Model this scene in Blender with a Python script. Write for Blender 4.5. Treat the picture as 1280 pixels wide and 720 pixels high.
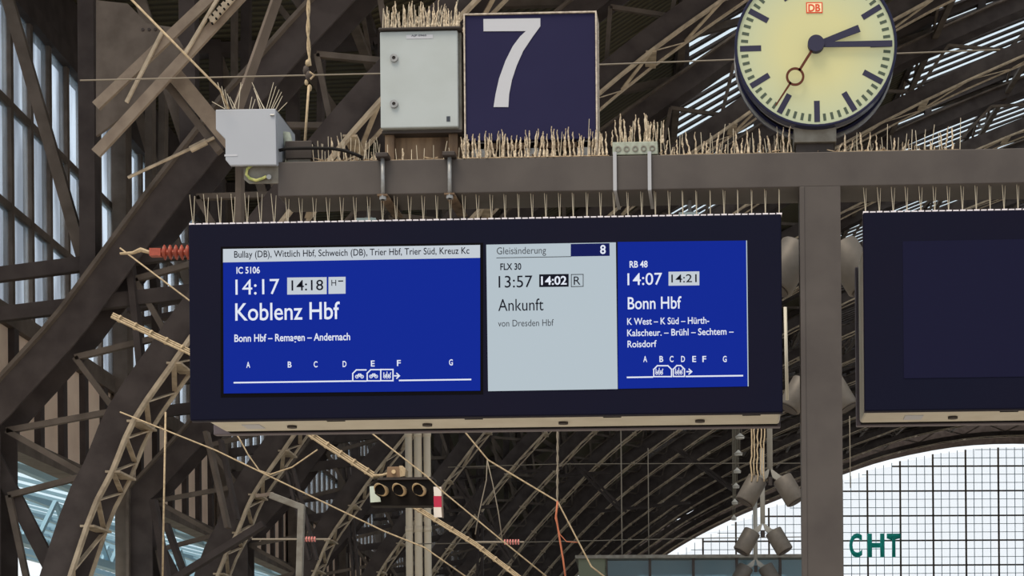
import bpy, math, random
from mathutils import Vector, Matrix
random.seed(7)
S = bpy.context.scene
for o in list(bpy.data.objects): bpy.data.objects.remove(o)
COL = S.collection

# ------------------------------------------------------------------ camera, sky, exposure
F_PX, VX, VY = 2140.0, 850.0, 900.0          # focal length and horizon point for a 1280 x 720 picture
ALPHA, THETA = math.radians(1.8), 0.0085
CAM = Vector((0.0, -7.5, 1.6))
FW = Vector((-math.sin(ALPHA), math.cos(ALPHA), 0)); RT = Vector((math.cos(ALPHA), math.sin(ALPHA), 0)); UP = Vector((0, 0, 1))
BETA = math.atan(73 / 2140.0)                  # the hall runs slightly off the lens axis
HF = FW * math.cos(BETA) - RT * math.sin(BETA); HR = RT * math.cos(BETA) + FW * math.sin(BETA); HROT = ALPHA + BETA
cd = bpy.data.cameras.new('camera'); cam = bpy.data.objects.new('camera', cd); COL.objects.link(cam)
cd.sensor_width = 36; cd.lens = F_PX / 1280 * 36; cd.clip_end = 600
cd.shift_x = (640 - VX) / 1280; cd.shift_y = (VY - 360) / 1280
rc = math.cos(THETA) * RT - math.sin(THETA) * UP; uc = math.sin(THETA) * RT + math.cos(THETA) * UP
cm = Matrix((rc, uc, -FW)).transposed().to_4x4(); cm.translation = CAM; cam.matrix_world = cm
S.camera = cam
EXPO = 0.35
S.view_settings.view_transform = 'Standard'; S.view_settings.look = 'None'
S.view_settings.gamma = 1; S.view_settings.exposure = EXPO; S.view_settings.use_curve_mapping = False
W = bpy.data.worlds.new('sky'); S.world = W; W.use_nodes = True
W.node_tree.nodes['Background'].inputs[0].default_value = (0.92, 0.97, 1.0, 1)
W.node_tree.nodes['Background'].inputs[1].default_value = 0.85
sl = bpy.data.lights.new('sun', 'SUN'); so = bpy.data.objects.new('sun', sl); COL.objects.link(so)
sl.energy = 2.4; sl.color = (1.0, 0.84, 0.64); sl.angle = math.radians(30)
so.rotation_euler = Vector((0.22, 0.40, -0.9)).to_track_quat('-Z', 'Y').to_euler()
so.location = (-8, -20, 20)

def ray(px, py):
    u1, v1 = px - VX, VY - py
    u = u1 * math.cos(THETA) + v1 * math.sin(THETA); v = -u1 * math.sin(THETA) + v1 * math.cos(THETA)
    return FW + RT * (u / F_PX) + UP * (v / F_PX)
def P(px, py, Y=0.0):
    r = ray(px, py); return CAM + r * ((Y - CAM.y) / r.y)
def D(px, py, d): return CAM + ray(px, py) * d
def HL(X, d, Z): return Vector((CAM.x, CAM.y, 0)) + HR * X + HF * d + UP * Z
def DH(px, py, d):
    r = ray(px, py); return CAM + r * (d / r.dot(HF))
PXM = lambda d: d / F_PX                       # metres per pixel at distance d
K = PXM(7.5)

# ------------------------------------------------------------------ materials
def lin(c):
    c = c / 255.0
    return c / 12.92 if c <= 0.04045 else ((c + 0.055) / 1.055) ** 2.4
def rgb(c): return (lin(c[0]), lin(c[1]), lin(c[2]), 1)
MT = {}
SPEC = {'bezel navy': 0.06, 'bezel edge': 0.1, 'black gap': 0.02, 'screen blue': 0.03, 'screen navy': 0.03, 'screen off': 0.05, 'sign navy': 0.06, 'clock rim': 0.15, 'dial': 0.1, 'mark dark': 0.1, 'signal black': 0.08, 'text black': 0.05, 'rubber black': 0.1, 'iron dark': 0.12, 'iron mid': 0.15}
def mat(name, col, rough=0.6, metal=0.0, dirt=None, amt=0.35, scale=4.0, bump=0.0, stretch=None, emit=None, es=1.0):
    m = bpy.data.materials.new(name); m.use_nodes = True; nt = m.node_tree; b = nt.nodes['Principled BSDF']
    b.inputs['Base Color'].default_value = rgb(col); b.inputs['Roughness'].default_value = rough; b.inputs['Metallic'].default_value = metal; b.inputs['Specular IOR Level'].default_value = SPEC.get(name, 0.25)
    if dirt or bump:
        tc = nt.nodes.new('ShaderNodeTexCoord'); mp = nt.nodes.new('ShaderNodeMapping'); n = nt.nodes.new('ShaderNodeTexNoise')
        nt.links.new(tc.outputs['Object'], mp.inputs[0]); nt.links.new(mp.outputs[0], n.inputs['Vector'])
        if stretch: mp.inputs['Scale'].default_value = stretch
        n.inputs['Scale'].default_value = scale; n.inputs['Detail'].default_value = 6
        if dirt:
            r = nt.nodes.new('ShaderNodeValToRGB'); r.color_ramp.elements[0].position = 0.38; r.color_ramp.elements[1].position = 0.68
            x = nt.nodes.new('ShaderNodeMix'); x.data_type = 'RGBA'
            mu = nt.nodes.new('ShaderNodeMath'); mu.operation = 'MULTIPLY'; mu.inputs[1].default_value = amt
            nt.links.new(n.outputs['Fac'], r.inputs[0]); nt.links.new(r.outputs[0], mu.inputs[0]); nt.links.new(mu.outputs[0], x.inputs[0])
            x.inputs[6].default_value = rgb(col); x.inputs[7].default_value = rgb(dirt); nt.links.new(x.outputs[2], b.inputs['Base Color'])
        if bump:
            bp = nt.nodes.new('ShaderNodeBump'); bp.inputs['Strength'].default_value = bump; bp.inputs['Distance'].default_value = 0.01
            nt.links.new(n.outputs['Fac'], bp.inputs['Height']); nt.links.new(bp.outputs[0], b.inputs['Normal'])
    if emit:
        b.inputs['Emission Color'].default_value = rgb(emit); b.inputs['Emission Strength'].default_value = es / (2 ** EXPO)
    MT[name] = m; return m
def glass(name, tint, trans=0.7, streak=None):
    m = bpy.data.materials.new(name); m.use_nodes = True; nt = m.node_tree
    for n in list(nt.nodes): nt.nodes.remove(n)
    o = nt.nodes.new('ShaderNodeOutputMaterial'); a = nt.nodes.new('ShaderNodeBsdfTransparent'); t = nt.nodes.new('ShaderNodeBsdfTranslucent')
    g = nt.nodes.new('ShaderNodeBsdfGlossy'); g.inputs['Roughness'].default_value = 0.1
    x = nt.nodes.new('ShaderNodeMixShader'); y = nt.nodes.new('ShaderNodeMixShader')
    a.inputs[0].default_value = rgb(tint); t.inputs[0].default_value = rgb(tint); y.inputs[0].default_value = 0.05
    x.inputs[0].default_value = 1 - trans
    nt.links.new(a.outputs[0], x.inputs[1]); nt.links.new(t.outputs[0], x.inputs[2]); nt.links.new(x.outputs[0], y.inputs[1]); nt.links.new(g.outputs[0], y.inputs[2]); nt.links.new(y.outputs[0], o.inputs[0])
    if streak:
        tc = nt.nodes.new('ShaderNodeTexCoord'); mp = nt.nodes.new('ShaderNodeMapping'); n = nt.nodes.new('ShaderNodeTexNoise'); r = nt.nodes.new('ShaderNodeValToRGB')
        mp.inputs['Scale'].default_value = streak; n.inputs['Scale'].default_value = 1.0; n.inputs['Detail'].default_value = 4
        nt.links.new(tc.outputs['Object'], mp.inputs[0]); nt.links.new(mp.outputs[0], n.inputs['Vector']); nt.links.new(n.outputs['Fac'], r.inputs[0])
        r.color_ramp.elements[0].position = 0.42; r.color_ramp.elements[0].color = rgb(tuple(int(c * 0.8) for c in tint)); r.color_ramp.elements[1].position = 0.62; r.color_ramp.elements[1].color = rgb(tint)
        nt.links.new(r.outputs[0], a.inputs[0]); nt.links.new(r.outputs[0], t.inputs[0])
    MT[name] = m; return m

mat('bezel navy', (14, 16, 35), 0.6, 0, (19, 16, 34), 0.5, 1.5)
mat('bezel edge', (62, 58, 68), 0.4)
mat('silver housing', (192, 188, 176), 0.45, 0.1, (174, 168, 154), 0.6, 6)
mat('black gap', (14, 13, 16), 0.7)
mat('lip violet', (88, 82, 90), 0.5)
mat('beam paint', (75, 70, 68), 0.55, 0, (63, 58, 57), 0.8, 5, 0.15)
mat('sign navy', (36, 35, 65), 0.5, 0, (31, 30, 58), 0.6, 2)
mat('sign edge', (190, 180, 168), 0.6, 0, (110, 98, 88), 0.7, 60)
mat('sign white', (172, 175, 184), 0.5)
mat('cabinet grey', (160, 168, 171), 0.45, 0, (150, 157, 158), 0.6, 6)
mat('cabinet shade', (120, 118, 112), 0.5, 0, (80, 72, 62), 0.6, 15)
mat('box grey', (156, 161, 171), 0.45, 0, (150, 155, 165), 0.5, 4)
mat('dark steel', (58, 52, 50), 0.6, 0, (42, 37, 36), 0.7, 10)
mat('rust brown', (128, 108, 88), 0.8, 0, (70, 55, 45), 0.9, 18, 0.3, (1, 1, 0.15))
mat('galvanised', (148, 150, 152), 0.4, 0.4, (112, 112, 112), 0.6, 40)
mat('strap white', (158, 160, 166), 0.4, 0.1)
mat('spike steel', (190, 180, 160), 0.45, 0.2)
mat('spike crust', (200, 186, 164), 0.9, 0, (128, 110, 90), 0.8, 90, 0.6)
mat('spike base', (226, 220, 228), 0.6)
mat('debris', (176, 156, 130), 0.95, 0, (84, 68, 56), 0.9, 50, 0.6)
mat('junction green', (150, 158, 148), 0.6, 0, (120, 124, 112), 0.6, 60)
mat('rubber black', (22, 21, 22), 0.6)
mat('earth cable', (188, 186, 120), 0.6, 0, (120, 140, 80), 0.8, 60)
mat('clear bracket', (168, 182, 180), 0.25, 0.2)
mat('clock rim', (30, 32, 56), 0.3)
mat('clock drum', (62, 56, 62), 0.35, 0.5)
mat('mark dark', (50, 50, 70), 0.5)
mat('mark green', (66, 78, 66), 0.5)
mat('second hand', (78, 34, 14), 0.5)
mat('badge red', (200, 70, 40), 0.5)
mat('badge cream', (228, 214, 176), 0.5)
mat('iron dark', (82, 74, 72), 0.7, 0, (60, 53, 52), 0.8, 2.5)
mat('iron mid', (112, 101, 93), 0.7, 0, (84, 75, 68), 0.8, 3)
mat('iron lit tone', (200, 182, 158), 0.75, 0, (150, 134, 116), 0.8, 6)  # sunlight on the dark-painted iron, put into a paler base colour
mat('brace lit tone', (150, 134, 118), 0.75, 0, (120, 104, 92), 0.7, 5)  # same paint as the dark members; their lit look is in this beige
mat('rope', (178, 160, 132), 0.8, 0, (132, 116, 94), 0.7, 50)
mat('wire grey', (128, 120, 108), 0.7)
mat('wire dark', (70, 62, 58), 0.7)
mat('cable orange', (176, 106, 78), 0.6)
mat('insulator red', (158, 78, 62), 0.35, 0, (110, 50, 42), 0.6, 30)
mat('insulator pink', (190, 116, 112), 0.4)
mat('pipe white', (236, 220, 196), 0.6, 0, (190, 184, 172), 0.6, 3, 0, (1, 1, 0.1))
mat('panel cream', (244, 218, 196), 0.8, 0, (210, 182, 160), 0.6, 1.0)
mat('speaker grey', (90, 85, 80), 0.5, 0.1, (78, 74, 69), 0.6, 20)
mat('speaker bracket', (140, 138, 132), 0.5)
mat('signal black', (26, 23, 22), 0.6)
mat('hood tan', (190, 168, 134), 0.6)
mat('plate white', (216, 208, 202), 0.6)
mat('plate red', (178, 44, 74), 0.6)
mat('plate mint', (186, 198, 190), 0.6)
mat('lamp brown', (120, 98, 78), 0.7)
mat('lamp shade', (240, 234, 226), 0.6)
mat('teal letter', (50, 225, 212), 0.5)
mat('kiosk green', (92, 98, 84), 0.6)
mat('skylight steel', (150, 178, 194), 0.6)
mat('platform grey', (186, 178, 166), 0.8, 0, (160, 150, 140), 0.7, 0.6)
mat('screen blue', (4, 6, 14), 0.25, emit=(12, 38, 146))
mat('screen white', (20, 20, 20), 0.25, emit=(176, 189, 197))
mat('screen bar', (20, 20, 20), 0.25, emit=(190, 198, 206))
mat('screen navy', (4, 5, 12), 0.25, emit=(16, 24, 84))
mat('text white', (20, 20, 20), 0.4, emit=(222, 228, 240))
mat('text black', (14, 16, 30), 0.5)
mat('text grey', (50, 56, 66), 0.5)
mat('screen off', (22, 22, 46), 0.25)
glass('window glass', (240, 246, 254), 0.8, (2.0, 2.0, 0.3))
glass('gable glass', (254, 254, 255), 0.96)
glass('roof glass', (228, 236, 242), 0.8)
glass('canopy glass', (222, 240, 248), 0.9)
glass('kiosk glass', (190, 220, 232), 0.45)
# clock dial: yellow-green opal glass lit from inside
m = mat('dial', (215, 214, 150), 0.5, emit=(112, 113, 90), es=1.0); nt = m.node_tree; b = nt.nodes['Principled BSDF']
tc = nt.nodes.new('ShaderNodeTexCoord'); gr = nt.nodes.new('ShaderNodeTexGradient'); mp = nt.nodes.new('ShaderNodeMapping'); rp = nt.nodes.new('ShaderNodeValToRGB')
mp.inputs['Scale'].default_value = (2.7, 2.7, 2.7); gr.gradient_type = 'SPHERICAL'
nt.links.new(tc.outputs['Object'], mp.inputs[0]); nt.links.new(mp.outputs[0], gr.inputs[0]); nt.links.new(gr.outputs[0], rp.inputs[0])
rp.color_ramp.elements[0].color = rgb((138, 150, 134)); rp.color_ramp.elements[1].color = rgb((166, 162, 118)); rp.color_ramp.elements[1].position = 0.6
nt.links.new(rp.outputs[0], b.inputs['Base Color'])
# corrugated roof sheets
m = mat('roof sheet', (78, 72, 58), 0.8); nt = m.node_tree; b = nt.nodes['Principled BSDF']
tc = nt.nodes.new('ShaderNodeTexCoord'); wv = nt.nodes.new('ShaderNodeTexWave'); wv.bands_direction = 'Y'; wv.inputs['Scale'].default_value = 1.4; wv.inputs['Distortion'].default_value = 0.4
rp = nt.nodes.new('ShaderNodeValToRGB'); rp.color_ramp.elements[0].color = rgb((60, 54, 44)); rp.color_ramp.elements[1].color = rgb((86, 80, 62)); rp.color_ramp.elements[0].position = 0.1; rp.color_ramp.elements[1].position = 0.5
bp = nt.nodes.new('ShaderNodeBump'); bp.inputs['Strength'].default_value = 0.8; bp.inputs['Distance'].default_value = 0.03
nt.links.new(tc.outputs['Object'], wv.inputs[0]); nt.links.new(wv.outputs['Fac'], rp.inputs[0]); nt.links.new(rp.outputs[0], b.inputs['Base Color']); nt.links.new(wv.outputs['Fac'], bp.inputs['Height']); nt.links.new(bp.outputs[0], b.inputs['Normal'])

# ------------------------------------------------------------------ mesh helpers
XF = {}
def frame(o, loc, rz):
    XF[o.name] = Matrix.Translation(loc) @ Matrix.Rotation(rz, 4, 'Z'); o.location = loc; o.rotation_euler = (0, 0, rz)
def tag(o, label=None, cat=None, group=None, kind=None):
    if label: o['label'] = label
    if cat: o['category'] = cat
    if group: o['group'] = group
    if kind: o['kind'] = kind
    return o
def thing(name, label, cat, loc=(0, 0, 0), rz=0, group=None):
    o = bpy.data.objects.new(name, None); COL.objects.link(o); frame(o, Vector(loc), rz); o.empty_display_size = 0.1
    return tag(o, label, cat, group)
class MB:
    def __init__(s): s.v = []; s.f = []; s.sm = False
    def add(s, vs, fs):
        n = len(s.v); s.v += [Vector(v) for v in vs]; s.f += [tuple(i + n for i in f) for f in fs]; return s
    def box(s, x0, x1, y0, y1, z0, z1):
        return s.add([(x0,y0,z0),(x1,y0,z0),(x1,y1,z0),(x0,y1,z0),(x0,y0,z1),(x1,y0,z1),(x1,y1,z1),(x0,y1,z1)],
                     [(0,3,2,1),(4,5,6,7),(0,1,5,4),(1,2,6,5),(2,3,7,6),(3,0,4,7)])
    def bar(s, p, q, w, h=None, up=(0, 0, 1)):
        p, q = Vector(p), Vector(q); h = h or w; d = (q - p)
        if d.length < 1e-6: return s
        d.normalize(); a = d.cross(Vector(up))
        if a.length < 1e-4: a = d.cross(Vector((0, 1, 0)))
        a.normalize(); c = a.cross(d); a *= w / 2; c *= h / 2
        vs = [p - a - c, p + a - c, p + a + c, p - a + c, q - a - c, q + a - c, q + a + c, q - a + c]
        return s.add(vs, [(0,1,2,3),(7,6,5,4),(0,4,5,1),(1,5,6,2),(2,6,7,3),(3,7,4,0)])
    def tube(s, pts, r, n=6, caps=True):
        pts = [Vector(p) for p in pts]; rs = r if isinstance(r, (list, tuple)) else [r] * len(pts); base = len(s.v); ref = None
        for i, p in enumerate(pts):
            t = (pts[min(i + 1, len(pts) - 1)] - pts[max(i - 1, 0)]).normalized()
            if ref is None: ref = t.cross(Vector((0, 0, 1)) if abs(t.z) < 0.9 else Vector((1, 0, 0))).normalized()
            ref = (ref - t * ref.dot(t)).normalized(); w = t.cross(ref)
            s.v += [p + (ref * math.cos(2 * math.pi * k / n) + w * math.sin(2 * math.pi * k / n)) * rs[i] for k in range(n)]
        for i in range(len(pts) - 1):
            for k in range(n):
                a = base + i * n + k; b_ = base + i * n + (k + 1) % n; s.f.append((a, b_, b_ + n, a + n))
        if caps: s.f.append(tuple(base + k for k in range(n))[::-1]); s.f.append(tuple(base + (len(pts) - 1) * n + k for k in range(n)))
        return s
    def prism(s, poly, y0, y1):                 # poly of (x, z), extruded along y
        n = len(poly); area = sum(poly[i][0] * poly[(i + 1) % n][1] - poly[(i + 1) % n][0] * poly[i][1] for i in range(n))
        if area < 0: poly = poly[::-1]
        vs = [(x, y0, z) for x, z in poly] + [(x, y1, z) for x, z in poly]
        fs = [tuple(range(n)), tuple(range(2 * n - 1, n - 1, -1))] + [((i + 1) % n, i, i + n, (i + 1) % n + n) for i in range(n)]
        return s.add(vs, fs)
    def disc(s, c, r0, r1, y0, y1, n=64):       # ring (r0 = 0 for a disc) facing -y
        if r0 <= 0:
            return s.prism([(c[0] + r1 * math.cos(2*math.pi*k/n), c[1] + r1 * math.sin(2*math.pi*k/n)) for k in range(n)], y0, y1)
        vs = []
        for k in range(n):
            a = 2 * math.pi * k / n; co, si = math.cos(a), math.sin(a)
            vs += [(c[0]+r0*co, y0, c[1]+r0*si), (c[0]+r1*co, y0, c[1]+r1*si), (c[0]+r1*co, y1, c[1]+r1*si), (c[0]+r0*co, y1, c[1]+r0*si)]
        fs = []
        for k in range(n):
            a, b_ = 4 * k, 4 * ((k + 1) % n)
            for j in range(4): fs.append((a + j, a + (j + 1) % 4, b_ + (j + 1) % 4, b_ + j))
        return s.add(vs, fs)
    def mesh(s, name, smooth=False):
        me = bpy.data.meshes.new(name); me.from_pydata([tuple(v) for v in s.v], [], s.f)
        if smooth: me.polygons.foreach_set('use_smooth', [True] * len(me.polygons))
        me.update(); return me
    def part(s, name, material, parent, world=True, bevel=0, label=None, smooth=False, kind=None):
        if world:
            inv = XF[parent.name].inverted(); s.v = [inv @ v for v in s.v]
        o = bpy.data.objects.new(name, s.mesh(name, smooth)); COL.objects.link(o); o.parent = parent; XF[o.name] = XF[parent.name]
        o.data.materials.append(MT[material])
        if bevel: bm = o.modifiers.new('bevel', 'BEVEL'); bm.width = bevel; bm.segments = 2; bm.limit_method = 'ANGLE'
        return tag(o, label, None, None, kind)
    def single(s, name, material, label, cat, group=None, kind=None, bevel=0, smooth=False, rz=0):
        lo = Vector([min(v[i] for v in s.v) for i in range(3)]); hi = Vector([max(v[i] for v in s.v) for i in range(3)])
        loc = Vector(((lo.x + hi.x) / 2, (lo.y + hi.y) / 2, lo.z)); mtx = Matrix.Translation(loc) @ Matrix.Rotation(rz, 4, 'Z'); inv = mtx.inverted()
        s.v = [inv @ v for v in s.v]
        o = bpy.data.objects.new(name, s.mesh(name, smooth)); COL.objects.link(o); frame(o, loc, rz); o.data.materials.append(MT[material])
        if bevel: bm = o.modifiers.new('bevel', 'BEVEL'); bm.width = bevel; bm.segments = 2; bm.limit_method = 'ANGLE'
        return tag(o, label, cat, group, kind)
def inst(name, me, material, parent, loc=(0, 0, 0), rot=(0, 0, 0), sc=(1, 1, 1)):
    o = bpy.data.objects.new(name, me); COL.objects.link(o); o.parent = parent; XF[o.name] = XF[parent.name]
    if not me.materials: me.materials.append(MT[material])
    o.location = XF[parent.name].inverted() @ Vector(loc); o.rotation_euler = rot; o.scale = sc; return o
def xz(px, py, Y=0.0):
    p = P(px, py, Y); return (p.x, p.z)

def text_mesh(body, bold=0.0):
    cu = bpy.data.curves.new('lettering', 'FONT'); cu.body = body; cu.offset = bold; cu.extrude = 0.0; cu.resolution_u = 4
    o = bpy.data.objects.new('lettering', cu); COL.objects.link(o); bpy.context.view_layer.update()
    me = bpy.data.meshes.new_from_object(o.evaluated_get(bpy.context.evaluated_depsgraph_get())); bpy.data.objects.remove(o); bpy.data.curves.remove(cu)
    return me
_h = text_mesh('H'); CAPH = max(v.co.y for v in _h.vertices)
def text(body, xl, xr, base, cap, material, parent, Y, bold=0.0, name='lettering', dy=0.0, label=None):
    """put a line of lettering on the plane y=Y between two picture columns, on a picture base line"""
    me = text_mesh(body, bold); a = P(xl, base, Y); b_ = P(xr, base + dy, Y)
    x0 = min(v.co.x for v in me.vertices); x1 = max(v.co.x for v in me.vertices)
    sx = (b_.x - a.x) / (x1 - x0); sz = cap * K * (Y + 7.5) / 7.5 / CAPH; inv = XF[parent.name].inverted()
    for v in me.vertices: v.co = inv @ Vector((a.x + (v.co.x - x0) * sx, Y, a.z + v.co.y * sz))
    me.materials.clear(); me.materials.append(MT[material])
    o = bpy.data.objects.new(name, me); COL.objects.link(o); o.parent = parent; XF[o.name] = XF[parent.name]
    return tag(o, label)
def rect(xl, yt, xr, yb, y0, y1, skew=0.0):     # picture rectangle as a thin slab aligned to the board
    a = P(xl, yt, 0); b_ = P(xr, yb, 0); return MB().box(a.x, b_.x, y0, y1, b_.z, a.z)
def line(mb, pts, w, Y, t=0.0015, closed=False):
    q = [xz(*p, Y) for p in pts]; w = w * K; n = len(q)
    for i in range(n if closed else n - 1):
        a, c = Vector(q[i]), Vector(q[(i + 1) % n]); d = (c - a).normalized(); nn = Vector((-d.y, d.x)) * w / 2; e = d * w / 2
        a2, c2 = a - e, c + e
        mb.prism([tuple(a2 - nn), tuple(c2 - nn), tuple(c2 + nn), tuple(a2 + nn)], Y - t, Y)
    return mb

# ------------------------------------------------------------------ setting: platform floor
mb = MB(); mb.box(-60, 90, -40, 170, -0.4, 0.0)
o = mb.single('floor', 'platform grey', None, None, kind='structure')

# ------------------------------------------------------------------ hall (local hall axes: X across, Y along, Z up)
SKIN = [(-9.9, 14.1), (-4.5, 14.4), (-2.5, 15.2), (-0.5, 16.4), (1.5, 17.7), (4.6, 19.5), (9, 21.6), (13, 23.2), (20, 25.8), (24, 26.9), (30, 28.2), (36, 28.7)]
PROF = [(-8.3, 0.0), (-8.0, 2.2), (-7.35, 4.35), (-7.0, 5.1), (-6.7, 5.8), (-6.15, 6.6), (-5.65, 7.3), (-4.8, 8.35), (-3.7, 9.75), (-2.45, 11.1), (-0.95, 12.6), (0.65, 13.95), (2.7, 15.4), (5.2, 17.1), (8.7, 19), (13, 20.9), (20.3, 23.7), (24.7, 25.1), (30.5, 26.2), (36, 26.5)]
def mirror(p): return p + [(72 - x, z) for x, z in p[-2::-1]]
PF = mirror(PROF); SK = mirror(SKIN)
def skin_z(x):
    for (a, b_), (c, d_) in zip(SK, SK[1:]):
        if a <= x <= c: return b_ + (d_ - b_) * (x - a) / (c - a)
    return 14
def offs(pf, t):                                # outward normal offset
    out = []
    for i, p in enumerate(pf):
        a = Vector(pf[max(i - 1, 0)]); c = Vector(pf[min(i + 1, len(pf) - 1)]); d = (c - a).normalized(); out.append((p[0] - d.y * t, p[1] + d.x * t))
    return out
def dense(pf, n=3):
    out = []
    for i in range(len(pf) - 1):
        p0, p1, p2, p3 = [Vector(pf[min(max(i + k, 0), len(pf) - 1)]) for k in (-1, 0, 1, 2)]
        for k in range(n):
            t = k / n; out.append(tuple(0.5 * ((2*p1) + (p2-p0)*t + (2*p0-5*p1+4*p2-p3)*t*t + (3*p1-p0-3*p2+p3)*t**3)))
    out.append(tuple(pf[-1])); return out
DF = dense(PF)
BAY = 8.5
def hall_thing(name, label, cat, X, d, Z=0, group=None): return thing(name, label, cat, HL(X, d, Z), HROT, group)
def xo(z):
    T_ = [(0, -9.0), (5.9, -8.97), (7.2, -7.78), (9.0, -6.45), (10.85, -5.0)]
    for (a, b_), (c, d_) in zip(T_, T_[1:]):
        if a <= z <= c: return b_ + (d_ - b_) * (z - a) / (c - a)
    return -5.0
_o = offs(DF, 1.65); OUTC = []; _n = len(DF)
for _i in range((_n + 1) // 2):
    OUTC.append((xo(DF[_i][1] * 1.11), DF[_i][1] * 1.11) if DF[_i][1] < 9.75 else _o[_i])
OUTC += [(72 - x, z) for x, z in (OUTC[-2::-1] if _n % 2 else OUTC[::-1])]
def rib_parts(t):
    in2 = offs(DF, 0.42); ou = OUTC; ou1 = offs(OUTC, -0.42)
    for pa, pb in ((DF, in2), (ou1, ou)):         # solid web plates of the inner and outer chord
        mb = MB()
        for y0, y1 in ((-0.36, -0.32), (0.32, 0.36)):
            for i in range(len(DF) - 1): mb.prism([pa[i], pa[i+1], pb[i+1], pb[i]], y0, y1)
        mb.part('web_plate', 'iron dark', t, world=False)
    i = 0
    while i < len(DF) - 4:
        st = 4 if DF[i][1] < 7.5 else 2
        MB().bar((in2[i][0], 0, in2[i][1]), (ou1[i+st//2][0], 0, ou1[i+st//2][1]), 0.09, 0.08).part('web_diagonal', 'iron mid', t, world=False)
        MB().bar((ou1[i+st//2][0], 0, ou1[i+st//2][1]), (in2[i+st][0], 0, in2[i+st][1]), 0.09, 0.08).part('web_diagonal', 'iron mid', t, world=False); i += st
    for y in (-0.40, 0.40):
        for pf, nm, mt_, w in ((DF, 'inner_rail', 'iron lit tone', 0.11), (ou, 'outer_rail', 'iron mid', 0.14)):
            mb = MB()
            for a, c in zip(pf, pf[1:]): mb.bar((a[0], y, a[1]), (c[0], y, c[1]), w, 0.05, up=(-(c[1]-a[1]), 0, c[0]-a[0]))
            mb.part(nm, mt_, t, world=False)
    mb = MB(); mb2 = MB()
    for i in range(0, len(DF) - 1):
        a, c = DF[i], DF[i+1]; s = 1 if i % 2 else -1
        mb.bar((a[0], -0.38 * s, a[1]), (c[0], 0.38 * s, c[1]), 0.07, 0.02)
        if i % 3 == 0: mb2.bar((a[0], -0.4, a[1]), (a[0], 0.4, a[1]), 0.2, 0.03)
    mb.part('lacing', 'iron lit tone', t, world=False, kind='stuff'); mb2.part('tie_plate', 'iron lit tone', t, world=False, kind='stuff')
    xs = [-9.15, -7.4, -6.0, -4.3, -2.6, -0.6, 1.6, 4.0, 7.0, 10.4, 14.5, 19.0, 25.0]
    def outer(x):
        for (a, b_), (c, d_) in zip(ou, ou[1:]):
            if a <= x <= c and c > a: return b_ + (d_ - b_) * (x - a) / (c - a)
        return 8.0
    for sg in (0, 1):
        for k, x in enumerate(xs):
            X = 72 - x if sg else x; z0 = outer(x) if x > -8.9 else 8.5
            MB().bar((X, 0, z0), (X, 0, skin_z(x)), 0.22, 0.26).part('spandrel_post', 'iron dark', t, world=False)
            if k + 1 < len(xs):
                x2 = xs[k+1]; X2 = 72 - x2 if sg else x2
                MB().bar((X, 0.1, skin_z(x) - 0.15), (X2, 0.1, outer(x2) if x2 > -8.9 else 9), 0.13, 0.16).part('spandrel_brace', 'iron mid', t, world=False)
        f = (lambda x: 72 - x) if sg else (lambda x: x)
        for za, zb_, xb_ in ((7.3, 7.75, -5.4), (7.85, 8.4, -4.9)): MB().bar((f(-9.2), 0, za), (f(xb_), 0, zb_), 0.12, 0.2).part('outer_strut', 'iron dark', t, world=False)
        MB().bar((f(-9.15), 0, 0), (f(-9.15), 0, 14.2), 0.25, 0.4).part('outer_column', 'iron mid', t, world=False)
        MB().bar((f(-9.0), 0.1, 5.8), (f(-7.7), 0.1, 3.2), 0.1, 0.2).part('knee_brace', 'iron dark', t, world=False)
    mb = MB()                                    # continuous top chord under the sheets
    for a, c in zip(SK, SK[1:]): mb.bar((a[0], 0, a[1] - 0.15), (c[0], 0, c[1] - 0.15), 0.25, 0.2)
    mb.part('top_chord', 'iron dark', t, world=False)
ordn = ['nearest', 'second nearest', 'third nearest', 'fourth nearest', 'fifth nearest', 'sixth nearest', 'seventh nearest', 'eighth nearest', 'ninth nearest', 'tenth nearest', 'eleventh nearest', 'twelfth nearest', 'thirteenth nearest', 'fourteenth nearest', 'farthest but one', 'farthest']
where = ['passing behind the pale control housing', 'dark band below the display corner', 'just left of the lamp signal']
DIST = [24.3, 32.0, 40.0] + [48.4 + BAY * k for k in range(13)]
r0 = None; kids = []
for k, d in enumerate(DIST):
    lab = ordn[k] + ' of the riveted steel roof arches, ' + (where[k] if k < 3 else 'with light laced inner rails')
    if r0 is None:
        r0 = hall_thing('roof_arch', lab, 'arch', 0, d, 0, 'roof arches of the train hall'); rib_parts(r0); kids = list(r0.children)
    else:
        r = r0.copy(); COL.objects.link(r); r.location = HL(0, d, 0); r['label'] = lab
        for c in kids:
            q = c.copy(); COL.objects.link(q); q.parent = r
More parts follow.
